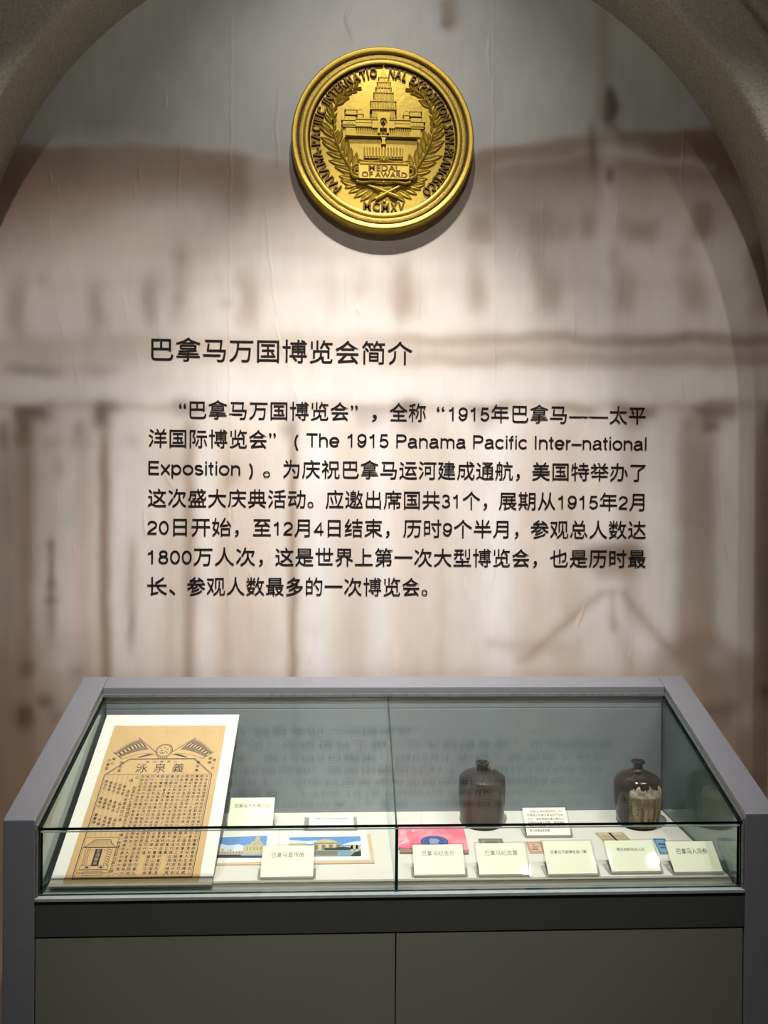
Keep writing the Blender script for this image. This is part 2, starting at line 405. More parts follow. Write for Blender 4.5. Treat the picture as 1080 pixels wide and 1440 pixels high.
    for x, wd, s, col, a in [(10, 30, 9, BR, .55), (38, 11, 4, BR, .6), (66, 14, 6, PK, .45), (98, 13, 6, PALE, .5), (118, 10, 5, PK, .7), (148, 8, 3, BR, .75), (172, 11, 5, WH, .4), (212, 12, 6, PALE, .6), (240, 9, 4, TAN, .45),
                             (266, 9, 3.5, BR, .62), (292, 12, 5, WH, .3), (318, 9, 4, TAN, .5), (350, 24, 9, PK, .55), (412, 6, 3, BR, .7), (450, 17, 6, WH, .7), (500, 22, 10, PK, .5), (536, 15, 6, WH, .55), (585, 18, 9, PK, .45), (622, 7, 4, TAN, .35),
                             (655, 20, 8, PALE, .4), (700, 20, 7, WH, .75), (750, 14, 8, PK, .5), (800, 18, 8, TAN, .45), (885, 10, 5, BR, .3), (931, 20, 4, WH, .34), (981, 28, 5, BR, .55), (1034, 24, 4.5, WH, .34), (1082, 20, 4, BR, .65)]:
        stripe(x, wd, s, col, a)
    stripe(72, 5, 2.5, DK, .45, 758, 895, 8); stripe(185, 5, 3, DK, .5, 850, 910, 8); stripe(185, 6, 4, BR, .5, 760, 850, 8)
    for y in (764, 818, 843): box(66, 78, y - 5, y + 5, 3, DK, .5)
    box(862, 868, 655, 680, 5, BR, .5); box(316, 330, 655, 680, 5, BR, .45)
    # fountain-like shape low on the right and debris at the foot
    box(820, 902, 766, 792, 5, DK, .72); box(832, 890, 790, 812, 5, BR, .55)
    line((845, 838), (735, 925), 5, 4, BR, .5); line((862, 838), (866, 880), 5, 4, BR, .6); line((880, 838), (960, 935), 5, 4, BR, .5)
    line((868, 850), (915, 935), 7, 5, WH, .45); line((850, 850), (800, 905), 7, 5, WH, .35)
    line((690, 905), (800, 910), 5, 6, BR, .4)
    put(sig((WV - np.interp(U, [880, 930, 1000, 1060, 1200], [960, 905, 890, 925, 930])) / 8) * sig((U - 915) / 14), BR, .6)
    put(sig((WV - 900) / 16) * sig((150 - U) / 60), BR, .5); put(sig((WV - 940) / 16) * sig((U - 560) / 40), TAN, .4)
    box(-200, 1300, 1010, 1400, 60, BR, .55, 40)
    for x0, x1, y0, y1, a in [(22, 45, 992, 1022, .8), (55, 75, 975, 995, .7), (70, 88, 1002, 1020, .4), (28, 48, 925, 950, .5), (100, 112, 935, 950, .4), (1068, 1090, 966, 985, .85), (986, 1035, 990, 1003, .55), (1012, 1030, 1008, 1020, .4), (1050, 1075, 1095, 1105, .4)]:
        box(x0, x1, y0, y1, 4, DK, a)
    for x, y in [(80, 930), (952, 955), (1050, 1010), (1010, 925)]:
        box(x - 14, x + 14, y - 12, y + 12, 6, PALE, .4)
    mott = (smooth_noise(46, 60, 3) - .5) * .10 + (smooth_noise(14, 26, 4) - .5) * .07 + (smooth_noise(5, 90, 8) - .5) * .02
    C *= (1 + mott * 1.0)[..., None]
    C = np.clip(C, 0, 1)
    # creases in the pasted paper: real ridges standing off the wall
    D = np.zeros_like(U)
    def crease(pts, h=.0016, wd=1.1):
        P = np.array(pts, float)
        sel = (V > P[:, 1].min() - 2) & (V < P[:, 1].max() + 2)
        cx = np.interp(V, P[:, 1], P[:, 0]) + np.sin(V / 9.0 + P[0, 0]) * .8
        tt = (V - P[:, 1].min()) / max(1, np.ptp(P[:, 1]))
        env = np.clip(np.sin(np.pi * np.clip(tt, 0, 1)), 0, 1) ** .5
        D[:] = np.maximum(D, np.where(sel, 1.9 * h * env * np.exp(-((U - cx) / wd) ** 2), 0))
    crease([(326, -10), (325, 180), (323, 330), (322, 470), (324, 600), (321, 780), (323, 960)], .0011, 1.3)
    crease([(693, -10), (694, 200), (696, 480)], .0006, 1.2); crease([(763, 250), (763, 480)], .0006, 1.2)
    crease([(589, 330), (588, 560)], .0007); crease([(622, 500), (624, 640)], .0008)
    L = [[(258, 0), (262, 25), (269, 50)], [(393, 125), (388, 170), (392, 238)], [(233, 132), (234, 152)], [(253, 205), (252, 260), (249, 303)], [(68, 240), (73, 262)], [(81, 262), (82, 280)],
         [(72, 290), (69, 325), (76, 355)], [(195, 236), (196, 255)], [(190, 258), (190, 278)], [(374, 290), (376, 320), (380, 370), (389, 445)], [(233, 358), (230, 400), (224, 440), (228, 470)], [(169, 405), (176, 430), (181, 455)],
         [(76, 400), (80, 440), (92, 485)], [(486, 378), (487, 420), (492, 442)], [(500, 430), (505, 442)], [(621, 90), (619, 125), (627, 185), (629, 250)], [(687, 50), (689, 110)], [(500, 0), (485, 25), (498, 60)],
         [(83, 480), (90, 545), (97, 565)], [(103, 500), (112, 545)], [(190, 480), (194, 515)], [(222, 455), (229, 492)], [(25, 620), (26, 665)], [(12, 670), (13, 710)], [(80, 690), (79, 745)], [(45, 740), (46, 785), (52, 796)],
         [(232, 665), (240, 680), (250, 690)], [(415, 540), (418, 565)], [(385, 450), (398, 495), (408, 525)], [(325, 700), (330, 735)], [(375, 790), (380, 770), (372, 800)], [(350, 800), (356, 818)], [(205, 755), (203, 720), (206, 700)],
         [(706, 660), (713, 630), (712, 690)], [(812, 880), (824, 845), (815, 905)], [(690, 760), (697, 785), (690, 825)], [(655, 815), (655, 840)], [(826, 500), (828, 560), (831, 600)], [(840, 600), (842, 690)],
         [(868, 565), (872, 595)], [(1010, 620), (1012, 690), (1016, 735)], [(982, 710), (983, 765)], [(1020, 755), (1024, 790)], [(1008, 815), (1007, 845)], [(806, 415), (808, 480)], [(730, 350), (728, 365)], [(964, 160), (958, 240), (962, 310)], [(875, 365), (872, 430)],
         [(976, 335), (978, 410)], [(963, 435), (962, 480)], [(868, 270), (866, 340)], [(690, 450), (697, 500), (695, 540)], [(962, 530), (963, 560)], [(438, 905), (434, 935)], [(886, 925), (888, 915), (892, 935)]]
    for k, p in enumerate(L):
        p = sorted(p, key=lambda q: q[1]); crease(p, .0010 + .0007 * ((k * 7) % 5) / 5, 1.0 + .3 * (k % 3))
    for k in range(26):
        x = rng.uniform(20, 1060); y = rng.uniform(240, 940); l = rng.uniform(14, 46)
        crease([(x, y), (x + rng.uniform(-3, 3), y + l * .5), (x + rng.uniform(-5, 5), y + l)], .0007, 1.0)
    nz, nx = X.shape
    co = np.stack([X, YW - D, Z], -1).reshape(-1, 3).astype(np.float32)
    idx = np.arange(nz * nx).reshape(nz, nx)
    q = np.stack([idx[:-1, :-1], idx[:-1, 1:], idx[1:, 1:], idx[1:, :-1]], -1).reshape(-1, 4)
    me = bpy.data.meshes.new('wall_back')
    me.vertices.add(len(co)); me.vertices.foreach_set('co', co.ravel())
    me.loops.add(q.size); me.loops.foreach_set('vertex_index', q.ravel().astype(np.int32))
    me.polygons.add(len(q)); me.polygons.foreach_set('loop_start', np.arange(0, q.size, 4, dtype=np.int32))
    me.update(calc_edges=True)
    me.polygons.foreach_set('use_smooth', np.ones(len(q), bool))
    ca = me.color_attributes.new('mural', 'FLOAT_COLOR', 'POINT')
    ca.data.foreach_set('color', np.concatenate([C.reshape(-1, 3), np.ones((len(co), 1))], 1).astype(np.float32).ravel())
    me.materials.append(attr_mat('printed_sepia_mural', 'mural', rough=.5, noise=.03, nscale=14, bump=.08, bscale=60, stretch=(4, 1, .6), spec=.35))
    return tag(link('wall_back', me), 'wall pasted with creased paper printed with a blurred sepia photograph of columns', kind='structure')
mural()

def arch():
    prof = [(AR, YW + .01), (AR, 2.118), (AR + .004, 2.108), (AR + .014, 2.103), (AR + .03, 2.104), (AR + .05, 2.110), (AR + .075, 2.111), (AR + .098, 2.106), (AR + .112, 2.096), (AR + .116, 2.088), (AR + .128, 2.082),
            (AR + .142, 2.088), (AR + .146, 2.098), (AR + .150, 2.098), (AR + .153, 2.084), (AR + .165, 2.070), (AR + .180, 2.066), (AR + .192, 2.072), (AR + .196, 2.084), (AR + .204, 2.084), (AR + .208, 2.062), (AR + .26, 2.060), (1.85, 2.060)]
    path = [(-1, -0.0)] + [(math.pi - math.pi * k / 96, None) for k in range(97)] + [(-2, 0)]
    vs = []; fs = []; n = len(prof)
    for a, fl in path:
        for r, y in prof:
            if a == -1: vs.append((AX - r, y, 0))
            elif a == -2: vs.append((AX + r, y, 0))
            else: vs.append((AX + r * math.cos(a), y, AZ + r * math.sin(a)))
    for i in range(len(path) - 1):
        for j in range(n - 1):
            fs.append((i * n + j, i * n + j + 1, (i + 1) * n + j + 1, (i + 1) * n + j))
    o = MB().add(vs, fs).build('trim_1', M['stone'], smooth=50)
    tag(o, 'rough moulded plaster arch framing the mural', kind='structure')
arch()
tag(MB().box(-2.5, 2.6, -1.5, 2.4, -.05, 0).build('floor', M['floor']), kind='structure')

# ------------------------------------------------------------------ wall lettering
_gm = {}
def glyph_mesh(ch, latin, m):
    key = (ch, latin)
    if key not in _gm:
        if latin:
            V, f, adv = stroke_geo(ch)
        else:
            V, f = text_geo(ch, None, res=5, offset=.0015)
            VH, _ = text_geo('HH', None, res=2); VX, _ = text_geo('H' + ch + 'H', None, res=2)
            adv = float(np.ptp(VX[:, 0]) - np.ptp(VH[:, 0]))
        me = None
        if len(V):
            me = MB().add([(v[0], -v[2] * .05, v[1]) for v in V], f).mesh('character', m)
        _gm[key] = (me, adv, (float(V[:, 0].min()), float(V[:, 0].max())) if len(V) else (0, adv))
    return _gm[key]

def wall_line(body, x0, x1, ymid, size, parent, cjk=True):
    """one run of letters, given its measured left and right ends and its middle height"""
    P = onY(x0, ymid, YW); Q = onY(x1, ymid, YW)
    pos = 0; items = []
    for ch in body:
        latin = ch.isascii() or ch == '–'
        me, adv, bb_ = glyph_mesh(ch, latin, M['ink'])
        items.append((me, pos, bb_, latin)); pos += adv
    a = items[0][1] + items[0][2][0]; b = items[-1][1] + items[-1][2][1]
    sx = (Q[0] - P[0]) / (b - a); mid = .385 if cjk else .345
    for me, p, bb_, latin in items:
        if me is None: continue
        o = bpy.data.objects.new('character', me); COL.objects.link(o); o.parent = parent
        o.location = (P[0] + (p - a) * sx - parent.location[0], -.0022, P[2] - mid * size - parent.location[2])
        o.scale = (sx, 1, size * (.93 if latin else 1))

head = empty('wall_heading', (-.2, YW, 2.0), 'large dark brown Chinese heading lettering on the mural wall under the gold medal', 'lettering')
wall_line('巴拿马万国博览会简介', 213, 580, 490.5, .0735, head)
para = empty('wall_paragraph', (0, YW, 1.7), 'seven-line dark brown Chinese paragraph lettered on the mural wall above the display case', 'lettering')
S = .0585
rows = [
    (575, [('“巴拿马万国博览会”', 252, 503, 1), ('，', 523, 530, 1), ('全称', 548, 599, 1), ('“', 614, 625, 1), ('1915年巴拿马', 631, 797, 1), ('—', 800, 826, 1), ('—', 827, 855, 1), ('太平', 857, 908, 1)]),
    (615.7, [('洋国际博览会”', 209, 388, 1), ('(', 414, 420, 0), ('The 1915 Panama Pacific Inter–national', 431, 909, 0)]),
    (657.2, [('Exposition', 209, 338, 0), (')', 350, 356, 0), ('。', 370, 380, 1), ('为庆祝巴拿马运河建成通航，', 398, 731, 1), ('美国特举办了', 748, 908, 1)]),
    (699.7, [('这次盛大庆典活动。', 208, 441, 1), ('应邀出席国共31个，', 458, 685, 1), ('展期从1915年2月', 701, 906, 1)]),
    (740.2, [('20日开始，', 207, 336, 1), ('至12月4日结束，', 356, 548, 1), ('历时9个半月，', 567, 729, 1), ('参观总人数达', 746, 908, 1)]),
    (781.7, [('1800万人次，', 208, 370, 1), ('这是世界上第一次大型博览会，', 387, 755, 1), ('也是历时最', 773, 908, 1)]),
    (823.7, [('长、', 207, 247, 1), ('参观人数最多的一次博览会。', 263, 601, 1)]),
]
for y, segs in rows:
    zref = onY(220, y, YW)[2]
    for body, a, b, cj in segs:
        ym = y
        for _ in range(3): ym += (onY(a, ym, YW)[2] - zref) / .00211
        wall_line(body, a, b, ym, S, para, cjk=bool(cj) or body in '()')

# ------------------------------------------------------------------ gold medal
MR = .266
MC = (.0825, YW, 2.623)
medal = empty('gold_medal', MC, 'large round gold relief medal with tower and laurel wreath, mounted on the wall', 'medal')
def MF(u, v, h): return (u, -h, v)            # face plane to medal space, h = distance off the wall
def K(x, y): return ((x - 535) / 465 * MR, (548 - y) / 465 * MR)
HF = .036
def medal_body():
    prof = [(.0, 0), (.985, 0), (.995, .003), (1.0, .008), (1.0, .042), (.994, .049), (.98, .052), (.948, .052), (.938, .0505), (.932, .046)]
    MB().lathe([(max(r, .001) * MR, h) for r, h in prof] + [(.928 * MR, HF - .002), (.001, HF - .002)], 128, fn=lambda a, b, h: MF(a, b, h)).build('rim', M['gold'], medal, smooth=35)
    def ring(name, p, m):
        n = 128; vs = []; fs = []
        for r, h in p:
            for k in range(n):
                a = 2 * math.pi * k / n; vs.append(MF(r * MR * math.cos(a), r * MR * math.sin(a), h))
        for j in range(len(p) - 1):
            for k in range(n):
                fs.append((j * n + k, j * n + (k + 1) % n, (j + 1) * n + (k + 1) % n, (j + 1) * n + k))
        return MB().add(vs, fs).build(name, m, medal, smooth=35)
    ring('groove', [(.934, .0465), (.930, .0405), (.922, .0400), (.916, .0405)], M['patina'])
    ring('stippled_band', [(.916, .0405), (.912, .0455), (.895, .0475), (.872, .0465), (.868, .0445)], M['gold_rough'])
    ring('inner_ring', [(.868, .0445), (.862, .0475), (.85, .0492), (.825, .0492), (.815, .0480), (.811, .044)], M['gold'])
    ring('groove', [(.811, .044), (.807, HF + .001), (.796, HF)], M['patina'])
    n = 128; vs = [MF(0, 0, HF + .003)]; fs = []
    for j, r in enumerate([.25, .5, .7, .797]):
        for k in range(n):
            a = 2 * math.pi * k / n; vs.append(MF(r * MR * math.cos(a), r * MR * math.sin(a), HF + .003 * (1 - (r / .797) ** 2)))
    for k in range(n): fs.append((0, 1 + k, 1 + (k + 1) % n))
    for j in range(3):
        for k in range(n): fs.append((1 + j * n + k, 1 + j * n + (k + 1) % n, 1 + (j + 1) * n + (k + 1) % n, 1 + (j + 1) * n + k))
    MB().add(vs, fs).build('field', M['gold'], medal, smooth=True)
medal_body()
B0 = HF + .001
RH = 1.35
def slab(mb, x0, x1, y0, y1, h):              # crop-pixel rectangle -> raised block
    a = K(x0, y1); b = K(x1, y0)
    mb.prism([(a[0], a[1]), (b[0], a[1]), (b[0], b[1]), (a[0], b[1])], MF, B0 - .001, B0 + .001 + h * RH)
def poly(mb, pts, h, h0=0):
    pp = [K(*p) for p in pts]
    ar = sum(pp[i][0] * pp[(i + 1) % len(pp)][1] - pp[(i + 1) % len(pp)][0] * pp[i][1] for i in range(len(pp)))
    if ar < 0: pp = pp[::-1]
    mb.prism(pp, MF, B0 + h0, B0 + .001 + h * RH)
def strut(mb, x, y0, y1, wd, h):              # half-round colonnette
    a = K(x, y1); b = K(x, y0); r = wd / 465 * MR / 2
    mb.tube([MF(a[0], a[1], B0 + .0015 + h * RH), MF(b[0], b[1], B0 + .0015 + h * RH)], r, 6)
def tower():
    t = MB()
    poly(t, [(521, 237), (549, 237), (542, 190), (528, 190)], .008)
    tiers = [(512, 560, 240, 265, .008), (503, 570, 265, 294, .009), (498, 574, 294, 320, .010), (488, 583, 320, 366, .011), (472, 597, 366, 408, .012), (478, 594, 408, 500, .011)]
    for x0, x1, y0, y1, h in tiers: slab(t, x0, x1, y0, y1, h)
    t.build('tower', M['gold'], medal, bevel=.0007, seg=1)
    c = MB()
    for x0, x1, y0, h in [(508, 564, 238, .0100), (500, 573, 264, .0112), (494, 577, 293, .0122), (484, 587, 320, .0134), (468, 601, 364, .0142), (466, 603, 405, .0150), (476, 596, 455, .013)]:
        slab(c, x0, x1, y0, y0 + 5, h)
    c.build('ledge', M['gold'], medal, bevel=.0005, seg=1)
    k = MB()
    for x in (517, 531, 541, 554): strut(k, x, 243, 262, 5, .0085)
    for x in range(508, 568, 11): strut(k, x, 270, 292, 6, .0095)
    for x in range(504, 572, 16): strut(k, x, 299, 318, 7, .0105)
    for x in range(495, 580, 13): strut(k, x, 328, 362, 8, .0118)
    for x in range(481, 592, 13): strut(k, x, 372, 403, 8, .0128)
    for x in (488, 500, 572, 584): strut(k, x, 418, 450, 7, .0118)
    k.build('colonnettes', M['gold'], medal, smooth=True)
    f = MB(); p = K(534, 174)
    f.add(*sphere(MF(p[0], p[1], B0 + .008), .0048)); strut(f, 534, 180, 192, 12, .006)
    f.build('finial', M['patina_light'], medal, smooth=True)
    a = MB()   # doorway arch
    outer = [(508, 530), (508, 475)] + [(535.5 - 27.5 * math.cos(math.pi * i / 12), 470 - 27 * math.sin(math.pi * i / 12)) for i in range(13)] + [(563, 475), (563, 530)]
    inner = [(518, 530), (518, 475)] + [(535.5 - 17.5 * math.cos(math.pi * i / 12), 472 - 18 * math.sin(math.pi * i / 12)) for i in range(13)] + [(553, 475), (553, 530)]
    n = len(outer)
    for i in range(n - 1):
        poly(a, [outer[i], outer[i + 1], inner[i + 1], inner[i]], .0165)
    a.build('door_arch', M['gold'], medal, smooth=40)
    d = MB(); strut(d, 535, 478, 530, 5, .0125)
    for dx, dy in ((0, -10), (-7, -2), (7, -2), (0, 4)):
        q = K(535 + dx, 480 + dy); d.add(*sphere(MF(q[0], q[1], B0 + .0125 * RH + .001), .003))
    d.build('door_tree', M['patina_light'], medal, smooth=True)
def sphere(c, r, n=8, sy=1.0):
    vs = []; fs = []
    for j in range(1, n // 2 + 1):
        ph = math.pi * j / (n // 2 + 1)
        for k in range(n):
            a = 2 * math.pi * k / n
            vs.append((c[0] + r * math.sin(ph) * math.cos(a), c[1] + r * sy * math.sin(ph) * math.sin(a), c[2] + r * math.cos(ph)))
    m = n // 2; top = len(vs); vs += [(c[0], c[1], c[2] + r), (c[0], c[1], c[2] - r)]
    for j in range(m - 1):
        for k in range(n): fs.append((j * n + k, j * n + (k + 1) % n, (j + 1) * n + (k + 1) % n, (j + 1) * n + k))
    for k in range(n):
        fs.append((top, (k + 1) % n, k)); fs.append((top + 1, (m - 1) * n + k, (m - 1) * n + (k + 1) % n))
    return vs, fs
tower()
def wings():
    for sgn in (1, -1):
        X = (lambda x: x) if sgn == 1 else (lambda x: 1071 - x)
        def sl(mb, x0, x1, y0, y1, h): slab(mb, min(X(x0), X(x1)), max(X(x0), X(x1)), y0, y1, h)
        w_ = MB()
        sl(w_, 345, 400, 405, 428, .005); sl(w_, 338, 404, 402, 407, .0065); sl(w_, 338, 404, 427, 431, .0065)
        sl(w_, 404, 432, 410, 452, .008); sl(w_, 400, 436, 426, 431, .0095)
        sl(w_, 330, 500, 462, 492, .006); sl(w_, 322, 395, 456, 461, .0075); sl(w_, 395, 480, 450, 455, .009); sl(w_, 395, 480, 455, 470, .007); sl(w_, 322, 400, 480, 484, .0078); sl(w_, 395, 507, 488, 494, .0105)
        sl(w_, 345, 506, 494, 534, .004); sl(w_, 322, 340, 435, 455, .005); sl(w_, 340, 395, 436, 455, .004)
        w_.build('building_wing', M['gold'], medal, bevel=.0005, seg=1)
        c = MB()
        for x in range(405, 506, 11): strut(c, X(x), 496, 531, 7, .0062)
        for x in (352, 366, 380): strut(c, X(x), 470, 480, 5, .0062)
        c.build('colonnade', M['gold'], medal, smooth=True)
        d = MB(); p = K(X(418), 412)
        vs, fs = sphere(MF(p[0], p[1], B0 + .004), .0075); d.add(vs, fs)
        d.build('turret_dome', M['gold'], medal, smooth=True)
    b = MB(); slab(b, 343, 712, 535, 543, .012); b.build('base_line', M['gold'], medal, bevel=.0008, seg=1)
    k = MB(); poly(k, [(522, 543), (552, 543), (546, 556), (546, 566), (552, 580), (524, 580), (529, 566), (529, 556)], .010); k.build('bracket', M['gold'], medal, bevel=.0008, seg=1)
    f = MB(); slab(f, 437, 637, 596, 648, .007)
    f.build('fluted_block', M['gold'], medal, bevel=.0006, seg=1)
    g = MB()
    for i in range(13):
        x = 445 + i * 15.4; strut(g, x, 596, 642, 12, .0075); q = K(x, 596); g.add(*sphere(MF(q[0], q[1], B0 + .0075 * RH + .001), .0034, 6))
    g.build('flutes', M['gold'], medal, smooth=True)
wings()
def banner():
    b = MB(); slab(b, 415, 665, 683, 757, .013); b.build('banner_plate', M['gold'], medal, bevel=.001, seg=1)
    fr = MB()
    for r in ((412, 668, 680, 686), (412, 668, 753, 759), (412, 418, 680, 759), (662, 668, 680, 759)): slab(fr, *r, .0155)
    fr.build('banner_border', M['gold'], medal, bevel=.0006, seg=1)
    for sg in (1, -1):
        X = (lambda x: x) if sg == 1 else (lambda x: 1080 - x)
        h = MB()
        pts = [K(X(415 - 42 * math.sin(a)), 718 - 34 * math.cos(a)) for a in [math.pi * i / 10 for i in range(11)]]
        h.tube([MF(p[0], p[1], B0 + .014) for p in pts], .0042, 6)
        pts = [K(X(412 - 22 * math.sin(a)), 718 - 18 * math.cos(a)) for a in [math.pi * i / 8 for i in range(9)]]
        h.tube([MF(p[0], p[1], B0 + .014) for p in pts], .003, 6)
        h.build('banner_scroll', M['gold'], medal, smooth=True)
    s = MB()
    for pts, r in [([(412, 660), (440, 668), (480, 672), (515, 664), (540, 652), (565, 664), (600, 672), (640, 668), (668, 660)], .0032), ([(412, 672), (470, 680), (540, 678), (610, 680), (668, 672)], .0026),
                   ([(405, 770), (430, 776), (480, 768), (540, 772), (600, 768), (650, 776), (672, 768)], .0034)]:
        q = [K(*p) for p in pts]; s.tube([MF(a, b_, B0 + .014) for a, b_ in q], r, 6)
    for x, y, r in [(540, 662, .0055), (540, 772, .005), (412, 662, .0036), (668, 662, .0036), (406, 770, .004), (672, 770, .004)]:
        q = K(x, y); s.add(*sphere(MF(q[0], q[1], B0 + .014), r))
    s.build('banner_ornament', M['gold'], medal, smooth=True)
    t = MB()
    for body, x0, x1, y0, y1 in [('MEDAL', 462, 622, 688, 719), ('OF AWARD', 428, 658, 723, 752)]:
        V, f = text_geo(body, None, extrude=.5, res=2, offset=.018)
        a, b2 = V[:, 0].min(), V[:, 0].max(); c, d = V[:, 1].min(), V[:, 1].max()
        out = []
        for v in V:
            q = K(x0 + (v[0] - a) / (b2 - a) * (x1 - x0), y1 + (v[1] - c) / (d - c) * (y0 - y1)); out.append(MF(q[0], q[1], B0 + .0195 + (.0014 if v[2] > 0 else -.0018)))
        t.add(out, f)
    t.build('banner_lettering', M['patina_light'], medal)
banner()
def leaf_mesh():
    vs = [(0, 0, 0)]; rows_ = [(.12, .30), (.32, .8), (.55, 1.0), (.78, .66), (.92, .28)]
    for x, wd in rows_:
        for yy, h in ((-1, 0), (-.98, .35), (-.45, .95), (0, .6), (.45, .95), (.98, .35), (1, 0)):
            vs.append((x, yy * wd * .5, h))
    vs.append((1.0, 0, .15)); fs = []
    for j in range(len(rows_) - 1):
        for k in range(6):
            a = 1 + j * 7 + k; fs.append((a, a + 7, a + 8, a + 1))
    for k in range(6): fs.append((0, 1 + k, 2 + k)); b = 1 + (len(rows_) - 1) * 7 + k; fs.append((b, len(vs) - 1, b + 1))
    me = bpy.data.meshes.new('leaf'); me.from_pydata([(x, -h, y) for x, y, h in vs], [], fs); me.update()
    bm = bmesh.new(); bm.from_mesh(me); bmesh.ops.recalc_face_normals(bm, faces=bm.faces); bm.to_mesh(me); bm.free()
    me.materials.append(M['gold']); me.polygons.foreach_set('use_smooth', [True] * len(me.polygons)); me.set_sharp_from_angle(angle=R(60))
    return me
LEAF = leaf_mesh()
def put_leaf(parent, p, q, wd, h=.007, lift=0.0):
    a = K(*p); b = K(*q); L = math.hypot(b[0] - a[0], b[1] - a[1]); an = math.atan2(b[1] - a[1], b[0] - a[0])
    o = bpy.data.objects.new('leaf', LEAF); COL.objects.link(o); o.parent = parent
    o.location = MF(a[0], a[1], B0 - .0005 + lift); o.rotation_euler = (0, -an, 0); o.scale = (L, h, L * wd)
def wreath():
    rnd = random.Random(3)
    for sg in (1, -1):
        X = (lambda x: x) if sg == 1 else (lambda x: 1073 - x)
        path = [(440, 790), (398, 735), (360, 680), (325, 625), (300, 570), (284, 515), (279, 460), (285, 405), (305, 358), (340, 318), (385, 292)]
        st = MB(); pp = [K(X(x), y) for x, y in path]
        st.tube([MF(a, b, B0 + .006) for a, b in pp], [.0042 - .0025 * i / 10 for i in range(11)], 6)
        br = st.build('laurel_branch', M['gold'], medal, smooth=True)
        N = 17
        for i in range(N):
            t = i / (N - 1); s = t * (len(path) - 1.001); j = int(s); fr = s - j
            x = path[j][0] * (1 - fr) + path[j + 1][0] * fr; y = path[j][1] * (1 - fr) + path[j + 1][1] * fr
            tx, ty = path[j + 1][0] - path[j][0], path[j + 1][1] - path[j][1]; th = math.atan2(-ty, tx)
            lo = 132 * (1 - t) + 48 * t; li = 122 * (1 - t) + 42 * t
            if t < .25: lo *= .9
            for side, ln, da in ((1, lo, 42 - 14 * t), (-1, li, 40 - 6 * t)):
                if side == -1 and (i < 2): continue
                if side == -1 and .18 < t < .42: ln *= 1.0
                if side == -1 and .42 <= t < .75: ln *= .55; da = 30
                a = th + side * R(da + rnd.uniform(-4, 4))
                ln *= rnd.uniform(.92, 1.08)
                put_leaf(br, (X(x), y), (X(x + math.cos(a) * ln), y - math.sin(a) * ln), .33 if ln > 70 else .42, .0048 + rnd.uniform(-.0006, .0006), rnd.uniform(0, .0015))
        put_leaf(br, (X(380), 295), (X(426), 285), .34)
        for p, q in [((400, 745), (318, 760)), ((430, 765), (340, 797)), ((455, 775), (360, 822)), ((480, 790), (388, 845)), ((500, 800), (420, 862)), ((520, 815), (462, 868)),
                     ((500, 780), (420, 800)), ((540, 800), (470, 812)), ((470, 770), (395, 778)), ((580, 800), (640, 850)), ((560, 810), (600, 862)), ((450, 775), (470, 845)), ((400, 740), (330, 722)), ((590, 780), (650, 800))]:
            put_leaf(br, (X(p[0]), p[1]), (X(q[0]), q[1]), .34, .0046, rnd.uniform(0, .001))
    s = MB()
    for a, b in (((455, 782), (612, 842)), ((628, 782), (500, 856))):
        p, q = K(*a), K(*b); m_ = ((p[0] + q[0]) / 2, (p[1] + q[1]) / 2)
        s.tube([MF(p[0], p[1], B0 + .008), MF(m_[0], m_[1], B0 + .011), MF(q[0], q[1], B0 + .009)], [.003, .0042, .006], 8)
    q = K(545, 862); s.add(*sphere(MF(q[0], q[1], B0 + .003), .005))
    s.build('crossed_stems', M['gold'], medal, smooth=True)
wreath()
def inscription():
    cache = {}
    def glyph(ch):
        if ch not in cache:
            cache[ch] = text_geo(ch, None, extrude=.12, res=2, offset=.02)
        return cache[ch]
    host = MB(); q = K(535, 1000)
    def arc(name, body, a0, a1, rad, H):
        # advance widths
        W = []
        for ch in body:
            if ch == ' ': W.append(.42); continue
            V, f = glyph(ch); W.append(V[:, 0].max() - V[:, 0].min() + .13)
        tot = sum(W); sc = H / .69
        ts = (abs(a1 - a0) * math.pi / 180 * rad * 1.0) / tot
        root = None; pos = 0
        for ch, wd in zip(body, W):
            mid = pos + wd / 2; pos += wd
            if ch == ' ': continue
            a = R(a0 + (a1 - a0) * mid / tot)
            V, f = glyph(ch); cx = (V[:, 0].max() + V[:, 0].min()) / 2
            rx = np.array([math.sin(a), -math.cos(a)]); ry = np.array([math.cos(a), math.sin(a)])
            out = []
            for v in V:
                uu = (v[0] - cx) * min(ts, sc * 1.15); vv = (v[1] - .345) * sc
                p = rx * uu + ry * (rad + vv)
                out.append(MF(p[0], p[1], B0 + .0025 + v[2] * .045))
            mb = MB().add(out, f)
            if root is None:
                root = mb.build(name, M['patina_light'], medal); 
            else:
                mb.build('letter', M['patina_light'], root)
    arc('inscription', 'PANAMA-PACIFIC INTERNATIO', 230, 95, .735 * MR, .0255)
    arc('inscription', 'NAL EXPOSITION SAN-FRANCISCO', 86, -52, .735 * MR, .0255)
    root = None
    W = [.95, .85, .95, .75, .75]; x = 436; k = 218 / sum(W)
    for ch, wd in zip('MCMXV', W):
        V, f = glyph(ch); a, b = V[:, 0].min(), V[:, 0].max(); out = []
        for v in V:
            xx = x + (v[0] - a) / (b - a) * (wd * k - 7); p = K(xx, 912 - v[1] / .69 * 42 - abs(xx - 545) * .07); out.append(MF(p[0], p[1], B0 + .001 + v[2] * .045))
        mb = MB().add(out, f); x += wd * k
        if root is None: root = mb.build('year_numerals', M['patina_light'], medal)
        else: mb.build('letter', M['patina_light'], root)
inscription()

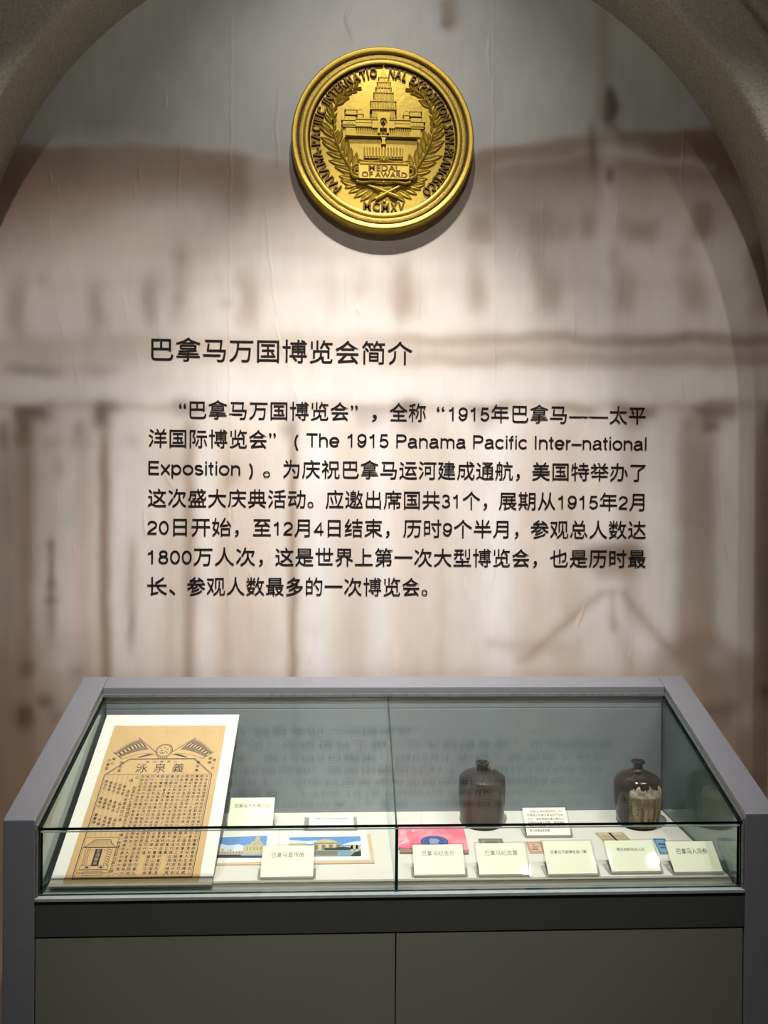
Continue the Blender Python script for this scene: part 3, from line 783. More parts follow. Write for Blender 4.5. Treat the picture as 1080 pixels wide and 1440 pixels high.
# ------------------------------------------------------------------ display case
CASE = (.11, 2.0, 0)
case = empty('display_case', CASE, 'long grey museum display case with sloping glass top standing against the mural wall', 'display case')
XL0, XL1, XR0, XR1 = -.772, -.702, .920, .996
YF, YB = 1.745, 2.262
def ztop(y): return .848 + .402 * (y - YF)
def zg(y): return ztop(y) - .024
ZFL = .675
def sidepanel(x0, x1):
    pts = [(YF, 0), (YB, 0), (YB, ztop(YB)), (YF, ztop(YF))]
    MB().prism(pts, lambda u, v, h: (h, u, v), x0, x1).build('side_panel', M['frame'], case, bevel=.002, world=True)
sidepanel(XL0, XL1); sidepanel(XR0, XR1)
MB().prism([(2.212, ztop(2.212) - .045), (YB, ztop(YB) - .045), (YB, ztop(YB) - .001), (2.212, ztop(2.212) - .001)], lambda u, v, h: (h, u, v), XL1 + .0005, XR0 - .0005).build('back_rail', M['frame'], case, bevel=.0015, world=True)
MB().box(XL1 + .001, XR0 - .001, YF + .001, 1.772, .584, .6635).build('front_rail', M['rail'], case, bevel=.001, world=True)
MB().box(XL1 + .0005, XR0 - .0005, YF - .001, 1.775, .664, .6715).build('front_trim', M['alu'], case, bevel=.0008, world=True)
for a, b in ((XL1 + .002, .1068), (.1095, XR0 - .003)):
    MB().box(a, b, YF + .002, 1.765, .10, .5815).build('cabinet_door', M['door'], case, bevel=.001, world=True)
MB().box(XL1 + .001, XR0 - .001, 1.78, 1.80, .02, .66).build('carcass_front', M['rail'], case, world=True)
MB().box(XL1 + .001, XR0 - .001, YF + .02, 1.779, .0, .095).build('plinth', M['rail'], case, world=True)
MB().box(XL1 + .001, XR0 - .001, 2.245, 2.26, .02, 1.0).build('back_board', M['rail'], case, world=True)
# lining
MB().box(XL1 + .001, XR0 - .001, 2.212, 2.222, .64, .972).build('back_lining', M['liner'], case, bevel=.001, world=True)
MB().box(XL1 + .001, XR0 - .001, 2.214, 2.224, .9735, 1.0).build('upper_back_lining', M['liner'], case, bevel=.001, world=True)
for x0, x1 in ((XL1 + .001, XL1 + .003), (XR0 - .003, XR0 - .001)):
    MB().prism([(1.762, .66), (2.211, .66), (2.211, zg(2.211) - .002), (1.762, zg(1.762) - .002)], lambda u, v, h: (h, u, v), x0, x1).build('side_lining', M['liner'], case, world=True)
# floor board, its front chamfered
fb = MB()
fb.prism([(1.779, .655), (2.211, .655), (2.211, ZFL), (1.795, ZFL), (1.779, .665)], lambda u, v, h: (h, u, v), XL1 + .008, XR0 - .009)
fb.build('floor_board', M['cream'], case, world=True)
MB().box(XL1 + .012, XR0 - .012, 1.7725, 1.7745, .6716, .692).build('acrylic_strip', M['strip'], case, world=True)
def pane(name, faces_mb, edge_mb, m=None):
    o = faces_mb.build(name, m or M['glass'], case, world=True)
    e = edge_mb
    L = case.location
    e.v = [(a - L[0], b - L[1], c - L[2]) for a, b, c in e.v]
    e.build('glass_edge', M['edge'], o)
def slabpane(name, quad, nrm, th, m=None, edges=(1, 1, 1, 1)):
    """quad: four corners; two faces th apart and dark edges round them"""
    a = [Vector(p) for p in quad]; n = Vector(nrm).normalized() * th; b = [p + n for p in a]
    f = MB(); f.quad(*a); f.quad(*b[::-1])
    e = MB()
    for i in range(4):
        if edges[i]: j = (i + 1) % 4; e.quad(a[i], a[j], b[j], b[i])
    pane(name, f, e, m)
GT = .007
xg0, xg1 = XL1 + .004, XR0 - .004
JX = .109
for a, b in ((xg0, JX - .0012), (JX + .0012, xg1)):
    y0, y1 = 1.753, 2.211
    nz = Vector((0, -.402, 1)).normalized()
    slabpane('top_pane', [(a, y0, zg(y0)), (b, y0, zg(y0)), (b, y1, zg(y1)), (a, y1, zg(y1))], -nz, GT)
    zt = zg(1.756) - GT - .002
    slabpane('front_pane', [(a, 1.757, .672), (b, 1.757, .672), (b, 1.757, zt), (a, 1.757, zt)], (0, 1, 0), GT)
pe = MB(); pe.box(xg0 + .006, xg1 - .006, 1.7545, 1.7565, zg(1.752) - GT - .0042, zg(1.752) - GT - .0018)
pe.build('polished_edge', mat('pale_polished_edge', (176, 196, 190), .25), case, world=True)  # pale strip painted as the bright reflection along the glass edge
# dark joints at the pane ends
mj = MB(); mj.box(JX - .0035, JX + .0035, 1.7555, 1.7655, .672, zg(1.756) - .009); mj.build('pane_joint', M['edge'], case, world=True)
for x0, x1 in ((xg0, xg0 + .006), (xg1 - .006, xg1)):
    q = [(x0, 1.766, .673), (x0, 2.2115, .673), (x0, 2.2115, zg(2.2115) - .0085), (x0, 1.766, zg(1.766) - .0085)]
    slabpane('side_pane', q, (1, 0, 0), .006, M['sideglass'])
slabpane('partition_pane', [(.106, 1.766, .676), (.106, 2.211, .676), (.106, 2.211, zg(2.211) - .009), (.106, 1.766, zg(1.766) - .009)], (1, 0, 0), .004)
# worn sealant between frame and glass
for x0, x1 in ((XL1, xg0), (xg1, XR0)):
    MB().prism([(1.752, zg(1.752) - .008), (2.211, zg(2.211) - .008), (2.211, zg(2.211) + .006), (1.752, zg(1.752) + .006)], lambda u, v, h: (h, u, v), x0, x1).build('sealant', M['gasket'], case, world=True)
    MB().box(x0, x1, 1.748, 1.757, .672, zg(1.752)).build('sealant', M['gasket'], case, world=True)
MB().box(xg0, xg1, 2.205, 2.2118, zg(2.205) + .0005, zg(2.212) + .005).build('sealant', M['gasket'], case, world=True)

# ------------------------------------------------------------------ things in the case
TILT = math.atan2(.281, .42)
doc = empty('framed_proclamation', (-.4995, 1.779, .6765), 'large tan Chinese print with crossed flags on a white board leaning at left', 'document', rot=(TILT, 0, 0))
MB().box(-.185, .185, 0.002, .505, 0, .006).build('mount_board', M['matboard'], doc, bevel=.0006, seg=1)
rnd = random.Random(11)
def ragged(x0, x1, y0, y1, amp, step=.012):
    p = []
    def run(a, b):
        n = max(2, int(math.hypot(b[0] - a[0], b[1] - a[1]) / step))
        for i in range(n): t = i / n; p.append((a[0] + (b[0] - a[0]) * t + rnd.uniform(-amp, amp), a[1] + (b[1] - a[1]) * t + rnd.uniform(-amp, amp)))
    run((x0, y0), (x1, y0)); run((x1, y0), (x1, y1)); run((x1, y1), (x0, y1)); run((x0, y1), (x0, y0))
    return p
ZP = .0066
MB().prism(ragged(-.154, .154, .009, .465, .0006), lambda u, v, h: (u, v, h), .0061, ZP).build('old_paper', M['oldpaper'], doc)
class Ink:
    def __init__(s, z): s.mb = MB(); s.z = z
    def line(s, p, q, wd=.0008):
        d = Vector((q[0] - p[0], q[1] - p[1], 0)); n = Vector((-d.y, d.x, 0)).normalized() * wd / 2
        a, b = Vector((*p, s.z)), Vector((*q, s.z)); s.mb.quad(a - n, b - n, b + n, a + n)
    def path(s, pts, wd=.0008, close=False):
        for i in range(len(pts) - (0 if close else 1)): s.line(pts[i], pts[(i + 1) % len(pts)], wd)
    def poly(s, pts): s.mb.add([(x, y, s.z) for x, y in pts], [list(range(len(pts)))])
    def ring(s, c, r, wd=.0008, n=28, sx=1.0): s.path([(c[0] + r * sx * math.cos(2 * math.pi * k / n), c[1] + r * math.sin(2 * math.pi * k / n)) for k in range(n)], wd, True)
    def text(s, body, cx, cy, wx, wy=None):
        """one line centred at cx, cy; wx = width of one character"""
        V, f = text_geo(body, None, res=1); a, b = V[:, 0].min(), V[:, 0].max(); c, d = V[:, 1].min(), V[:, 1].max(); wy = wy or wx
        s.mb.add([(cx + (v[0] - (a + b) / 2) * wx, cy + (v[1] - (c + d) / 2) * wy, s.z) for v in V], f)
    def build(s, name, m, parent): return s.mb.build(name, m, parent)
ZI = ZP + .0004
k = Ink(ZI)
octo = [(-.1365, .019), (.1365, .019), (.139, .303), (.086, .353), (-.085, .353), (-.138, .303)]
k.path(octo, .0018, True); k.path([(x * .975, .02 + (y - .019) * .985 + .002) for x, y in octo], .0006, True)
k.line((-.134, .3035), (.134, .3035), .0007)
k.build('border_lines', M['print'], doc)
k = Ink(ZI)
for i in range(15): x = .1335 - i * .01275; k.line((x, .024), (x, .302), .0004)
for i in range(6): x = -.127 + i * .0125; k.line((x, .126), (x, .302), .0004)
k.line((-.134, .124), (-.056, .124), .0006); k.line((-.0555, .022), (-.0555, .124), .0006)
k.build('column_rules', M['print'], doc)
POOL = '義泉泳酒汾陽杏花村申明亭高糧大麯名馳中外巴拿馬萬國博覽會賽品得獎一等金牌民國四年山西晉省歷代釀造清香味美遠近聞知商號股東執事人等同啟謹白本主自開設以來專選上品不惜工本精心製作行銷各處久蒙賞識惟恐假冒特立此說以為憑證'
gl = {}
def glyph_pts(ch):
    if ch not in gl: gl[ch] = text_geo(ch, None, res=1)
    return gl[ch]
def column(ink, x, y0, n, pitch, size, start):
    for i in range(n):
        ch = POOL[(start + i * 7) % len(POOL)]; V, f = glyph_pts(ch)
        if not len(V): continue
        ink.mb.add([(x + (v[0] - .5) * size, y0 - i * pitch + (v[1] - .4) * size, ink.z) for v in V], f)
k = Ink(ZI)
for i in range(14):
    x = .1272 - i * .01275
    n = 27 if i not in (5, 9) else 22
    column(k, x, .297, n, .0102, .0092, i * 13 + 2)
for i, (y0, n) in enumerate([(.296, 1), (.262, 23)]): column(k, -.0512 - .001, y0, n, .0102, .0104, 40 + i)
column(k, -.0655, .285, 1, .01, .011, 30); column(k, -.0655, .252, 8, .0115, .0098, 3)
for i in range(5):
    for y0, n in ((.283, 3), (.232, 3), (.186, 3)): column(k, -.1335 + .0125 * i + .006, y0 - .004 * i, n, .0105, .0095, i * 11 + n + int(y0 * 100))
for x, y, n, st in ((-.104, .345, 3, 9), (.0975, .345, 3, 61), (-.138, .352, 3, 20), (.138, .352, 3, 25), (-.127, .357, 2, 33), (.127, .357, 2, 44)): column(k, x, y - .004, n, .0125, .0105, st)
tag(k.build('column_text', M['print'], doc), kind='stuff')
k = Ink(ZI)
for ch, x in (('泳', -.047), ('泉', .0), ('義', .048)): k.text(ch, x, .3235, .033, .031)
for i, ch in enumerate('益汾陽西山'): k.text(ch, -.036 + i * .0185, .3435, .0085, .007)
k.build('title_lettering', M['print'], doc)
# crossed flags with a round emblem between them
fl = Ink(ZI); sh = Ink(ZP + .0002)
for sx in (1, -1):
    A, B, C_, D = (-.0745 * sx, .4195), (-.131 * sx, .3725), (-.106 * sx, .353), (-.030 * sx, .371)
    fl.line((A[0] - .003 * sx, A[1] + .0035), (-.018 * sx, .3715), .0016); fl.line((B[0] - .004 * sx, B[1] + .003), C_, .0014)
    def bil(u, v):
        t = (A[0] + (B[0] - A[0]) * u, A[1] + (B[1] - A[1]) * u + .006 * math.sin(math.pi * u)); b_ = (D[0] + (C_[0] - D[0]) * u, D[1] + (C_[1] - D[1]) * u + .005 * math.sin(math.pi * u))
        return (t[0] * (1 - v) + b_[0] * v, t[1] * (1 - v) + b_[1] * v)
    for v0, v1, ink in ((.05, .25, sh), (.27, .5, fl), (.52, .72, sh)):
        for i in range(16):
            if ink is fl and i % 2 and True: continue
            u0, u1 = i / 16, (i + 1) / 16
            if ink is fl: u1 = u0 + .05
            ink.poly([bil(u0, v0), bil(u1, v0), bil(u1, v1), bil(u0, v1)][::1 if sx == 1 else -1])
    for v in (0, .26, .51, .73, 1): fl.path([bil(i / 8, v) for i in range(9)], .0006)
    fl.poly([(-.022 * sx, .369), (-.034 * sx, .3645), (-.066 * sx, .3555), (-.062 * sx, .3600), (-.040 * sx, .3685)][::-1 if sx == 1 else 1])
fl.ring((0, .3795), .0215, .0016); fl.ring((0, .3795), .0178, .0006)
for i in range(24):
    a = 2 * math.pi * i / 24; fl.line((.0184 * math.cos(a), .3795 + .0184 * math.sin(a)), (.0208 * math.cos(a), .3795 + .0208 * math.sin(a)), .0007)
for x, y, wd in ((-.009, .386, .003), (0, .388, .004), (.008, .384, .003), (-.006, .379, .004), (.004, .377, .003), (-.003, .371, .010), (.008, .372, .004), (-.010, .374, .003)): fl.line((x - wd / 2, y), (x + wd / 2, y + .001), .0022)
for x in (-.014, -.007, 0, .007, .014): fl.line((x, .3578), (x * .6, .3535), .0012)
fl.build('flags_and_emblem', M['print'], doc); sh.build('flag_shading', M['shade'], doc)
# little printed pavilion
tp = Ink(ZI); ts = Ink(ZP + .0002)
cx = -.0945
tp.path([(cx - .017, .1175), (cx + .021, .1175), (cx + .023, .1115), (cx + .036, .0975), (cx - .037, .0975), (cx - .022, .1115)], .0012, True)
for i in range(16):
    u = i / 15; tp.line((cx - .019 + .040 * u, .1155), (cx - .034 + .068 * u, .0985), .0005)
tp.line((cx - .039, .098), (cx + .038, .098), .0018)
tp.poly([(cx - .0085, .0935), (cx - .0085, .050), (cx + .0085, .050), (cx + .0085, .0935)])
for sx in (-1, 1):
    for dx in (.021, .031): tp.line((cx + sx * dx, .096), (cx + sx * (dx - .001), .052), .0008)
    for j in range(7): tp.line((cx + sx * .023, .093 - j * .006), (cx + sx * .029, .090 - j * .006), .0012)
    tp.path([(cx + sx * .021, .093), (cx + sx * .015, .088), (cx + sx * .012, .093)], .0006)
tp.path([(cx - .032, .052), (cx + .032, .052), (cx + .032, .042), (cx - .032, .042)], .0009, True)
for x in (-.022, -.010, .010, .022): tp.line((cx + x, .052), (cx + x, .042), .0006)
for x in (-.016, .016): tp.line((cx + x - .003, .047), (cx + x + .003, .047), .005)
tp.path([(cx - .036, .040), (cx + .036, .040), (cx + .036, .0325), (cx - .036, .0325)], .0007, True)
tp.path([(cx - .022, .0365), (cx + .022, .0365), (cx + .022, .0275), (cx - .022, .0275)], .0007, True); tp.line((cx - .036, .0345), (cx + .036, .0345), .0005)
tp.build('pavilion_drawing', M['print'], doc)
tw = Ink(ZI + .0003)
for j, ch in enumerate('汾酒釀泉'): tw.text(ch, cx, .0885 - j * .0105, .0095)
tw.build('pavilion_lettering', M['oldpaper'], doc)

def label_card(loc, wd, hgt, text, label, frac=.55, ink='cardink', tilt=40, paper='card', rows_=None, rz=0.0, tpos=.68, size=None):
    t = empty('label_card', loc, label, 'label card', rot=(0, 0, rz))
    T = R(tilt); c, s = math.cos(T), math.sin(T); b = .006
    def P(u, v, h): return (u, v * c - h * s, b + v * s + h * c)     # on the slope
    hw = wd / 2
    MB().prism([(-hw - .005, -.003), (hw + .005, -.003), (hw + .005, hgt + .004), (-hw - .005, hgt + .004)], P, -.0022, -.0004).build('acrylic_plate', M['acrylic'], t)
    MB().prism([(-hw, 0), (hw, 0), (hw, hgt), (-hw, hgt)], P, 0, .0005).build('card', M[paper], t)
    # low grey lip under the card and clear foot
    e = MB(); e.box(-hw - .001, hw + .001, -.0035, .0015, 0.0003, .0055); e.build('lip', M['acrylic_edge'], t, bevel=.0004, seg=1)
    ft = MB(); ft.box(-hw - .006, hw + .006, -.004, hgt * c * .9, 0, .0012)
    for x0 in (-hw - .0065, hw + .005):
        ft.prism([(-.003, .0012), (hgt * c * .55, .0012), (hgt * c * .30, .004 + hgt * s * .30)], lambda u, v, h: (h, u, v), x0, x0 + .0015)
    ft.build('acrylic_foot', M['acrylic'], t)
    ins = MB()
    if rows_ is None: rows_ = [(text, tpos, frac, 0)]
    for body, vv, fr, off in rows_:
        V, f = text_geo(body, None, res=3); a, b2 = V[:, 0].min(), V[:, 0].max()
        sc = wd * fr / (b2 - a); sz = size or sc
        ins.add([P(-hw * (fr if off == 0 else 1) + off * wd + (v[0] - a) * sc, hgt * vv + (v[1] - .38) * sz, .0008) for v in V], f)
    ins.build('lettering', M[ink], t)
    return t
def card_at(px0, px1, py, pyt, text, label, **kw):
    """bottom edge measured between px0 and px1 at height py"""
    A = onZ(px0, py, ZFL + .006); B = onZ(px1, py, ZFL + .006)
    wd = math.hypot(B[0] - A[0], B[1] - A[1]); T = R(kw.get('tilt', 40))
    # length up the slope from the measured top
    lo, hi = .01, .2; mid = (A + B) / 2
    for _ in range(30):
        h = (lo + hi) / 2; p = mid + np.array([0, h * math.cos(T), h * math.sin(T)]) - CAM
        y = 720 - F * (p @ _u) / (p @ _f)
        if y > pyt: lo = h
        else: hi = h
    return label_card((mid[0], mid[1], ZFL + .0003), wd, h, text, label, rz=kw.pop('rz', 0.0), **kw)
card_at(319.5, 383, 1163, 1122, '巴拿马汽车通行证', 'pale yellow card in acrylic holder beside the top of the mounted proclamation', frac=.78, tpos=.72)
card_at(366, 440, 1233, 1189.5, '巴拿马宣传册', 'pale yellow card standing before the open picture booklet', frac=.63, tpos=.70)
card_at(582.5, 654.5, 1230, 1188, '巴拿马纪念币', 'pale yellow card standing before the pink sheet with the blue coin', frac=.65, tpos=.70)
card_at(674, 744.5, 1229.5, 1186, '巴拿马纪念章', 'pale yellow card in acrylic holder hiding most of a small grey note', frac=.66, tpos=.68)
card_at(771, 841, 1229, 1183, '巴拿马万国博览会门票', 'pale yellow card with a long line of text, right of the small tan ticket', frac=.74, tpos=.66, ink='cardink_dark')
card_at(860, 930, 1225.5, 1182, '博览会职员出入证', 'pale yellow card in front of the brown voucher with dark stripe', frac=.58, tpos=.70, ink='cardink_dark')
card_at(948, 1017, 1226, 1183.5, '巴拿马入场券', 'rightmost pale yellow card, beside the small blue ticket at the side glass', frac=.64, tpos=.67, ink='cardink_dark', size=.0155)
card_at(741, 803, 1174.5, 1136, '', 'ivory card with six lines of small text standing between the two bottles', paper='card_white', ink='cardink_dark', size=.0078,
        rows_=[('该瓶为义泉泳酒坊实物，1915', .86, .76, .16), ('年晋裕公司携义泉泳生产的老', .72, .84, .08), ('白汾　酒赴美国巴拿马参加万', .58, .84, .08), ('国博览会展出酒器，经评审会', .44, .84, .08), ('严格品评鉴定，最终获得了甲', .30, .84, .08), ('等大奖章金质奖章。', .16, .48, .08)])

# open booklet with two coloured views
bk = empty('picture_booklet', (-.18, 1.93, ZFL + .0003), 'open white booklet with two blue-sky building views lying behind the front left card', 'booklet')
def FP(px, py, z): p = onZ(px, py, z); return (p[0], p[1], z)
def flat(mb, pts, z0, z1):
    q = [onZ(x, y, z1) for x, y in pts]; q = [(p[0], p[1]) for p in q]
    ar = sum(q[i][0] * q[(i + 1) % len(q)][1] - q[(i + 1) % len(q)][0] * q[i][1] for i in range(len(q)))
    if ar < 0: q = q[::-1]
    return mb.prism(q, lambda u, v, h: (u, v, h), z0, z1)
z = ZFL
flat(MB(), [(300, 1167), (521, 1173), (527, 1213), (300, 1216)], z + .0004, z + .003).build('backing_page', mat('tan_page', (208, 184, 150), .7), bk, world=True)
flat(MB(), [(306, 1168), (390, 1165), (396, 1211), (296, 1214)], z + .0031, z + .0042).build('page', M['matboard'], bk, world=True)
flat(MB(), [(391, 1169), (515, 1168), (521, 1209), (397, 1211)], z + .0031, z + .0046).build('page', M['matboard'], bk, world=True)
PIC = {n: mat('printed_' + n, c, .45, noise=v, nscale=120) for n, c, v in [('sky', (104, 152, 204), .06), ('cloud', (206, 220, 232), .05), ('stone', (196, 184, 150), .25), ('dark_stone', (132, 122, 96), .35), ('trees', (52, 66, 50), .5), ('water', (128, 158, 176), .25), ('dark', (56, 60, 74), .4)]}
def picture(quad, shapes, parent):
    """quad: measured corners tl, tr, br, bl; shapes in 0..1 picture space, v up"""
    q = [np.array(FP(x, y, z + .0051)) for x, y in quad]
    def Q(u, v, h): p = (q[3] * (1 - u) + q[2] * u) * (1 - v) + (q[0] * (1 - u) + q[1] * u) * v; return (p[0], p[1], p[2] + h)
    base = MB().prism([(0, 0), (1, 0), (1, 1), (0, 1)], Q, -.0003, 0).build('picture', PIC['sky'], parent, world=True)
    L = parent.location
    for i, (m, polys) in enumerate(shapes):
        mb = MB()
        for p in polys: mb.add([Q(u, v, .0002 + .00008 * i) for u, v in p], [list(range(len(p)))])
        mb.v = [(a - L[0], b - L[1], c - L[2]) for a, b, c in mb.v]
        mb.build('print_' + m, PIC[m], base)
def rect(a, b, c, d): return [(a, c), (b, c), (b, d), (a, d)]
picture([(311, 1177.5), (376, 1175), (372, 1206), (305, 1206)], [
    ('cloud', [[(0, .25), (1, .25), (1, .5), (.8, .55), (.6, .5), (.4, .62), (.2, .58), (0, .66)]]),
    ('stone', [rect(0, 1, .12, .3), [(.52, .3), (1, .3), (1, .52), (.92, .6), (.6, .6), (.52, .5)], [(.66, .6), (.92, .6), (.9, .72), (.86, .74), (.84, .9), (.8, 1.08), (.76, .9), (.73, .74), (.68, .72)], rect(.2, .3, .3, .38), rect(.05, .12, .3, .42)]),
    ('dark_stone', [rect(.6 + .07 * i, .62 + .07 * i, .32, .48) for i in range(5)] + [rect(.02 + .06 * i, .04 + .06 * i, .16, .26) for i in range(9)] + [rect(.72, .9, .6, .62), rect(.75, .87, .72, .74)]),
    ('dark', [rect(0, .5, 0, .13), rect(.5, 1, 0, .07)])], bk)
picture([(407, 1177.5), (507, 1176), (508, 1204), (404, 1204.5)], [
    ('cloud', [[(0, .6), (.35, .62), (.4, .82), (.25, .78), (0, .86)], [(.72, .55), (1, .55), (1, .75), (.85, .7)]]),
    ('water', [rect(0, 1, 0, .36)]),
    ('stone', [rect(0, .25, .5, .68), [(.33, .3), (.7, .3), (.7, .62), (.66, .74), (.58, .84), (.5, .87), (.42, .82), (.35, .72)], [(.7, .36), (1, .34), (1, .5), (.9, .58), (.86, .5), (.7, .46)], rect(.86, .89, .2, .55), rect(.93, .96, .2, .55)]),
    ('dark_stone', [[(.33, .62), (.7, .62), (.66, .68), (.36, .68)]] + [rect(.36 + .1 * i, .41 + .1 * i, .32, .58) for i in range(4)] + [rect(.36, .68, .05, .25)]),
    ('trees', [[(.5, .3), (.86, .3), (.86, .42), (.76, .46), (.6, .4), (.5, .42)], [(0, .36), (.34, .32), (.34, .46), (.2, .52), (0, .5)], [(.85, 0), (1, 0), (1, .26), (.92, .2)]])], bk)

# clear plate with a faint slip of text at the back
sp = empty('caption_plate', (-.03, 2.12, ZFL + .0003), 'small white caption strip under a flat clear plate at the back of the left bay', 'plate')
flat(MB(), [(429, 1148.5), (501, 1148), (502, 1166.5), (428, 1167)], z + .0004, z + .002).build('slip', M['matboard'], sp, world=True)
e = MB()
for q in ([(428.5, 1149), (435, 1149), (434.5, 1167), (427.5, 1167)], [(497, 1148.5), (501.5, 1148.5), (502.5, 1166.5), (498, 1166.5)], [(428, 1165), (502, 1164.5), (502.5, 1167), (427.5, 1167.5)]): flat(e, q, z + .0021, z + .006)
e.build('clip', M['acrylic_edge'], sp, world=True)
V, f = text_geo('巴拿马万国博览会老照片', None, res=1); a, b = V[:, 0].min(), V[:, 0].max()
P0 = onZ(441, 1151.5, z + .0022); P1 = onZ(491, 1151.5, z + .0022); sc = (P1[0] - P0[0]) / (b - a)
mb = MB().add([(P0[0] + (v[0] - a) * sc, P0[1] + (v[1] - .4) * sc * 1.3, z + .0023) for v in V], f); mb.build('lettering', M['cardink'], sp, world=True)

# pink sheet with printed blue coin
pk = empty('pink_certificate', (.18, 1.97, ZFL + .0003), 'pink sheet with a blue printed coin lying behind the coin card', 'certificate')
pinkm = mat('faded_pink_paper', (222, 112, 130), .6, rgb2=(232, 150, 160), nscale=14, bump=.2, bscale=20)
flat(MB(), [(560, 1160), (651, 1160), (659.5, 1195.5), (560.5, 1192)], z + .006, z + .0075).build('sheet', pinkm, pk, world=True)
flat(MB(), [(562, 1163), (649, 1163), (659, 1199), (562, 1198)], z + .0003, z + .0058).build('mount', mat('brown_mount', (150, 128, 108), .7), pk, world=True)
wm = MB()
for pts in ([(561, 1162), (574, 1161), (571, 1172), (577, 1180), (570, 1190), (561, 1190)], [(578, 1167), (590, 1162), (592, 1163), (581, 1171)]): flat(wm, pts, z + .0075, z + .0079)
wm.build('worn_patch', mat('worn_pale_pink', (236, 196, 198), .7, rgb2=(224, 120, 138), nscale=60), pk, world=True)
cc = onZ(611, 1184, z + .008); n = 36
cn = MB(); blue = mat('blue_coin_print', (74, 88, 142), .5, noise=.35, nscale=160)
cn.lathe([(.034, .0), (.036, .0004), (.036, .0012), (.034, .0014), (.0335, .0009), (.001, .0009)], 40, c=(cc[0], cc[1], z + .0076)); cn.build('coin', blue, pk, world=True, smooth=35)
hd = MB(); hp = [(-.012, -.015), (.010, -.016), (.008, -.006), (.014, .002), (.012, .010), (.004, .018), (-.008, .018), (-.014, .010), (-.013, 0)]
hd.prism([(cc[0] + a, cc[1] + b) for a, b in hp], lambda u, v, h: (u, v, h), z + .0086, z + .0094)
for i in range(30):
    a = 2 * math.pi * i / 30; hd.box(cc[0] + .029 * math.cos(a) - .001, cc[0] + .029 * math.cos(a) + .001, cc[1] + .029 * math.sin(a) - .001, cc[1] + .029 * math.sin(a) + .001, z + .0086, z + .0091)
hd.build('coin_relief', mat('pale_blue_print', (142, 152, 192), .5), pk, world=True)

# small tickets and notes
def slip(name, label, cat, quad, m, deco, th=.0008):
    c = [onZ(x, y, z + .001) for x, y in quad]; ctr = sum(c) / 4
    t = empty(name, (ctr[0], ctr[1], ZFL + .0003), label, cat)
    q = [np.array((p[0], p[1], 0.0)) for p in c]
    def Q(u, v, h): p = (q[3] * (1 - u) + q[2] * u) * (1 - v) + (q[0] * (1 - u) + q[1] * u) * v; return (p[0], p[1], z + .0003 + h)
    MB().prism([(0, 0), (1, 0), (1, 1), (0, 1)], Q, 0, th).build('paper', m, t, world=True)
    for nm, mm, polys in deco:
        mb = MB()
        for p in polys: mb.add([Q(u, v, th + .0003) for u, v in p], [list(range(len(p)))])
        mb.build(nm, mm, t, world=True)
    return t
def ringrects(a, b, c, d, w_): return [rect(a, b, c, c + w_), rect(a, b, d - w_, d), rect(a, a + w_, c, d), rect(b - w_, b, c, d)]
brown = mat('brown_ticket_ink', (140, 98, 78), .7); gnote = mat('grey_green_note_print', (110, 112, 98), .7, noise=.4, nscale=250)
slip('ticket', 'small tan ticket lying between two front cards, left of the ticket card', 'ticket', [(738, 1183.5), (765, 1182.5), (775, 1200), (745, 1200.5)], mat('tan_ticket', (206, 170, 146), .7, noise=.15, nscale=80),
     [('print', brown, ringrects(.08, .72, .1, .9, .035) + [rect(.2, .5, .3, .38), rect(.25, .55, .5, .56), rect(.3, .45, .68, .74)] + [rect(.76 + i * .05, .78 + i * .05, .08, .92) for i in range(4)])])
slip('banknote', 'brown voucher with a dark centre stripe lying near the labelled bottle', 'voucher', [(835, 1170.5), (876, 1170), (894, 1187), (852, 1188)], mat('cream_voucher', (206, 202, 172), .7),
     [('border', mat('voucher_brown', (132, 120, 84), .7), ringrects(.04, .96, .06, .94, .04)), ('field', mat('voucher_field', (176, 158, 120), .7, noise=.2, nscale=200), [rect(.12, .42, .2, .8), rect(.58, .9, .2, .8)]), ('stripe', mat('voucher_stripe', (62, 56, 50), .7), [rect(.45, .55, .04, .96)])])
slip('blue_ticket', 'small blue ticket lying between the two rightmost front cards', 'ticket', [(918, 1179), (935, 1179), (946, 1201), (928, 1201)], mat('blue_ticket_paper', (120, 160, 184), .6, noise=.2, nscale=90),
     [('print', mat('blue_ticket_ink', (58, 96, 136), .6), ringrects(.05, .95, .04, .96, .05) + [rect(.2, .8, .55, .68), rect(.25, .7, .35, .45)])])
slip('grey_note', 'small grey engraved note peeping out behind the badge card', 'note', [(672.5, 1181), (706, 1181), (712, 1196), (678, 1196)], mat('grey_note_paper', (140, 140, 128), .7, noise=.2, nscale=120),
     [('print', gnote, ringrects(.03, .97, .04, .96, .05) + [rect(.25, .75, .55, .8)])], th=.004)

# bottles
def bottle(name, c, prof, m, label, label_prof=None):
    t = empty(name, (c[0], c[1], ZFL + .0003), label, 'bottle')
    MB().lathe(prof, 56).build('body', m, t, smooth=50)
    return t
def glaze(nm, rgb, rgb2, rough=.12):
    m = mat(nm, rgb, rough, rgb2=rgb2, nscale=14, spec=.4, bump=.12, bscale=30); return m
ca = onZ(677.5, 1157, ZFL); cb = onZ(896.5, 1158, ZFL)
k_ = 1.0
pa = [(.001, .003), (.045, .0), (.055, .002), (.059, .010), (.0615, .03), (.0635, .06), (.0642, .09), (.0645, .118), (.0630, .1255), (.0640, .1285), (.0615, .1305), (.052, .1375), (.040, .143), (.028, .1468), (.020, .149), (.0175, .150), (.0160, .155), (.0165, .160), (.0185, .163), (.0198, .167), (.0190, .171), (.0150, .172), (.0125, .169), (.0115, .150), (.001, .148)]
ba = bottle('stoneware_bottle', ca, pa, glaze('brown_black_glaze', (30, 22, 18), (20, 16, 14), .33), 'squat dark brown glazed bottle with ring shoulder, left of the text card')
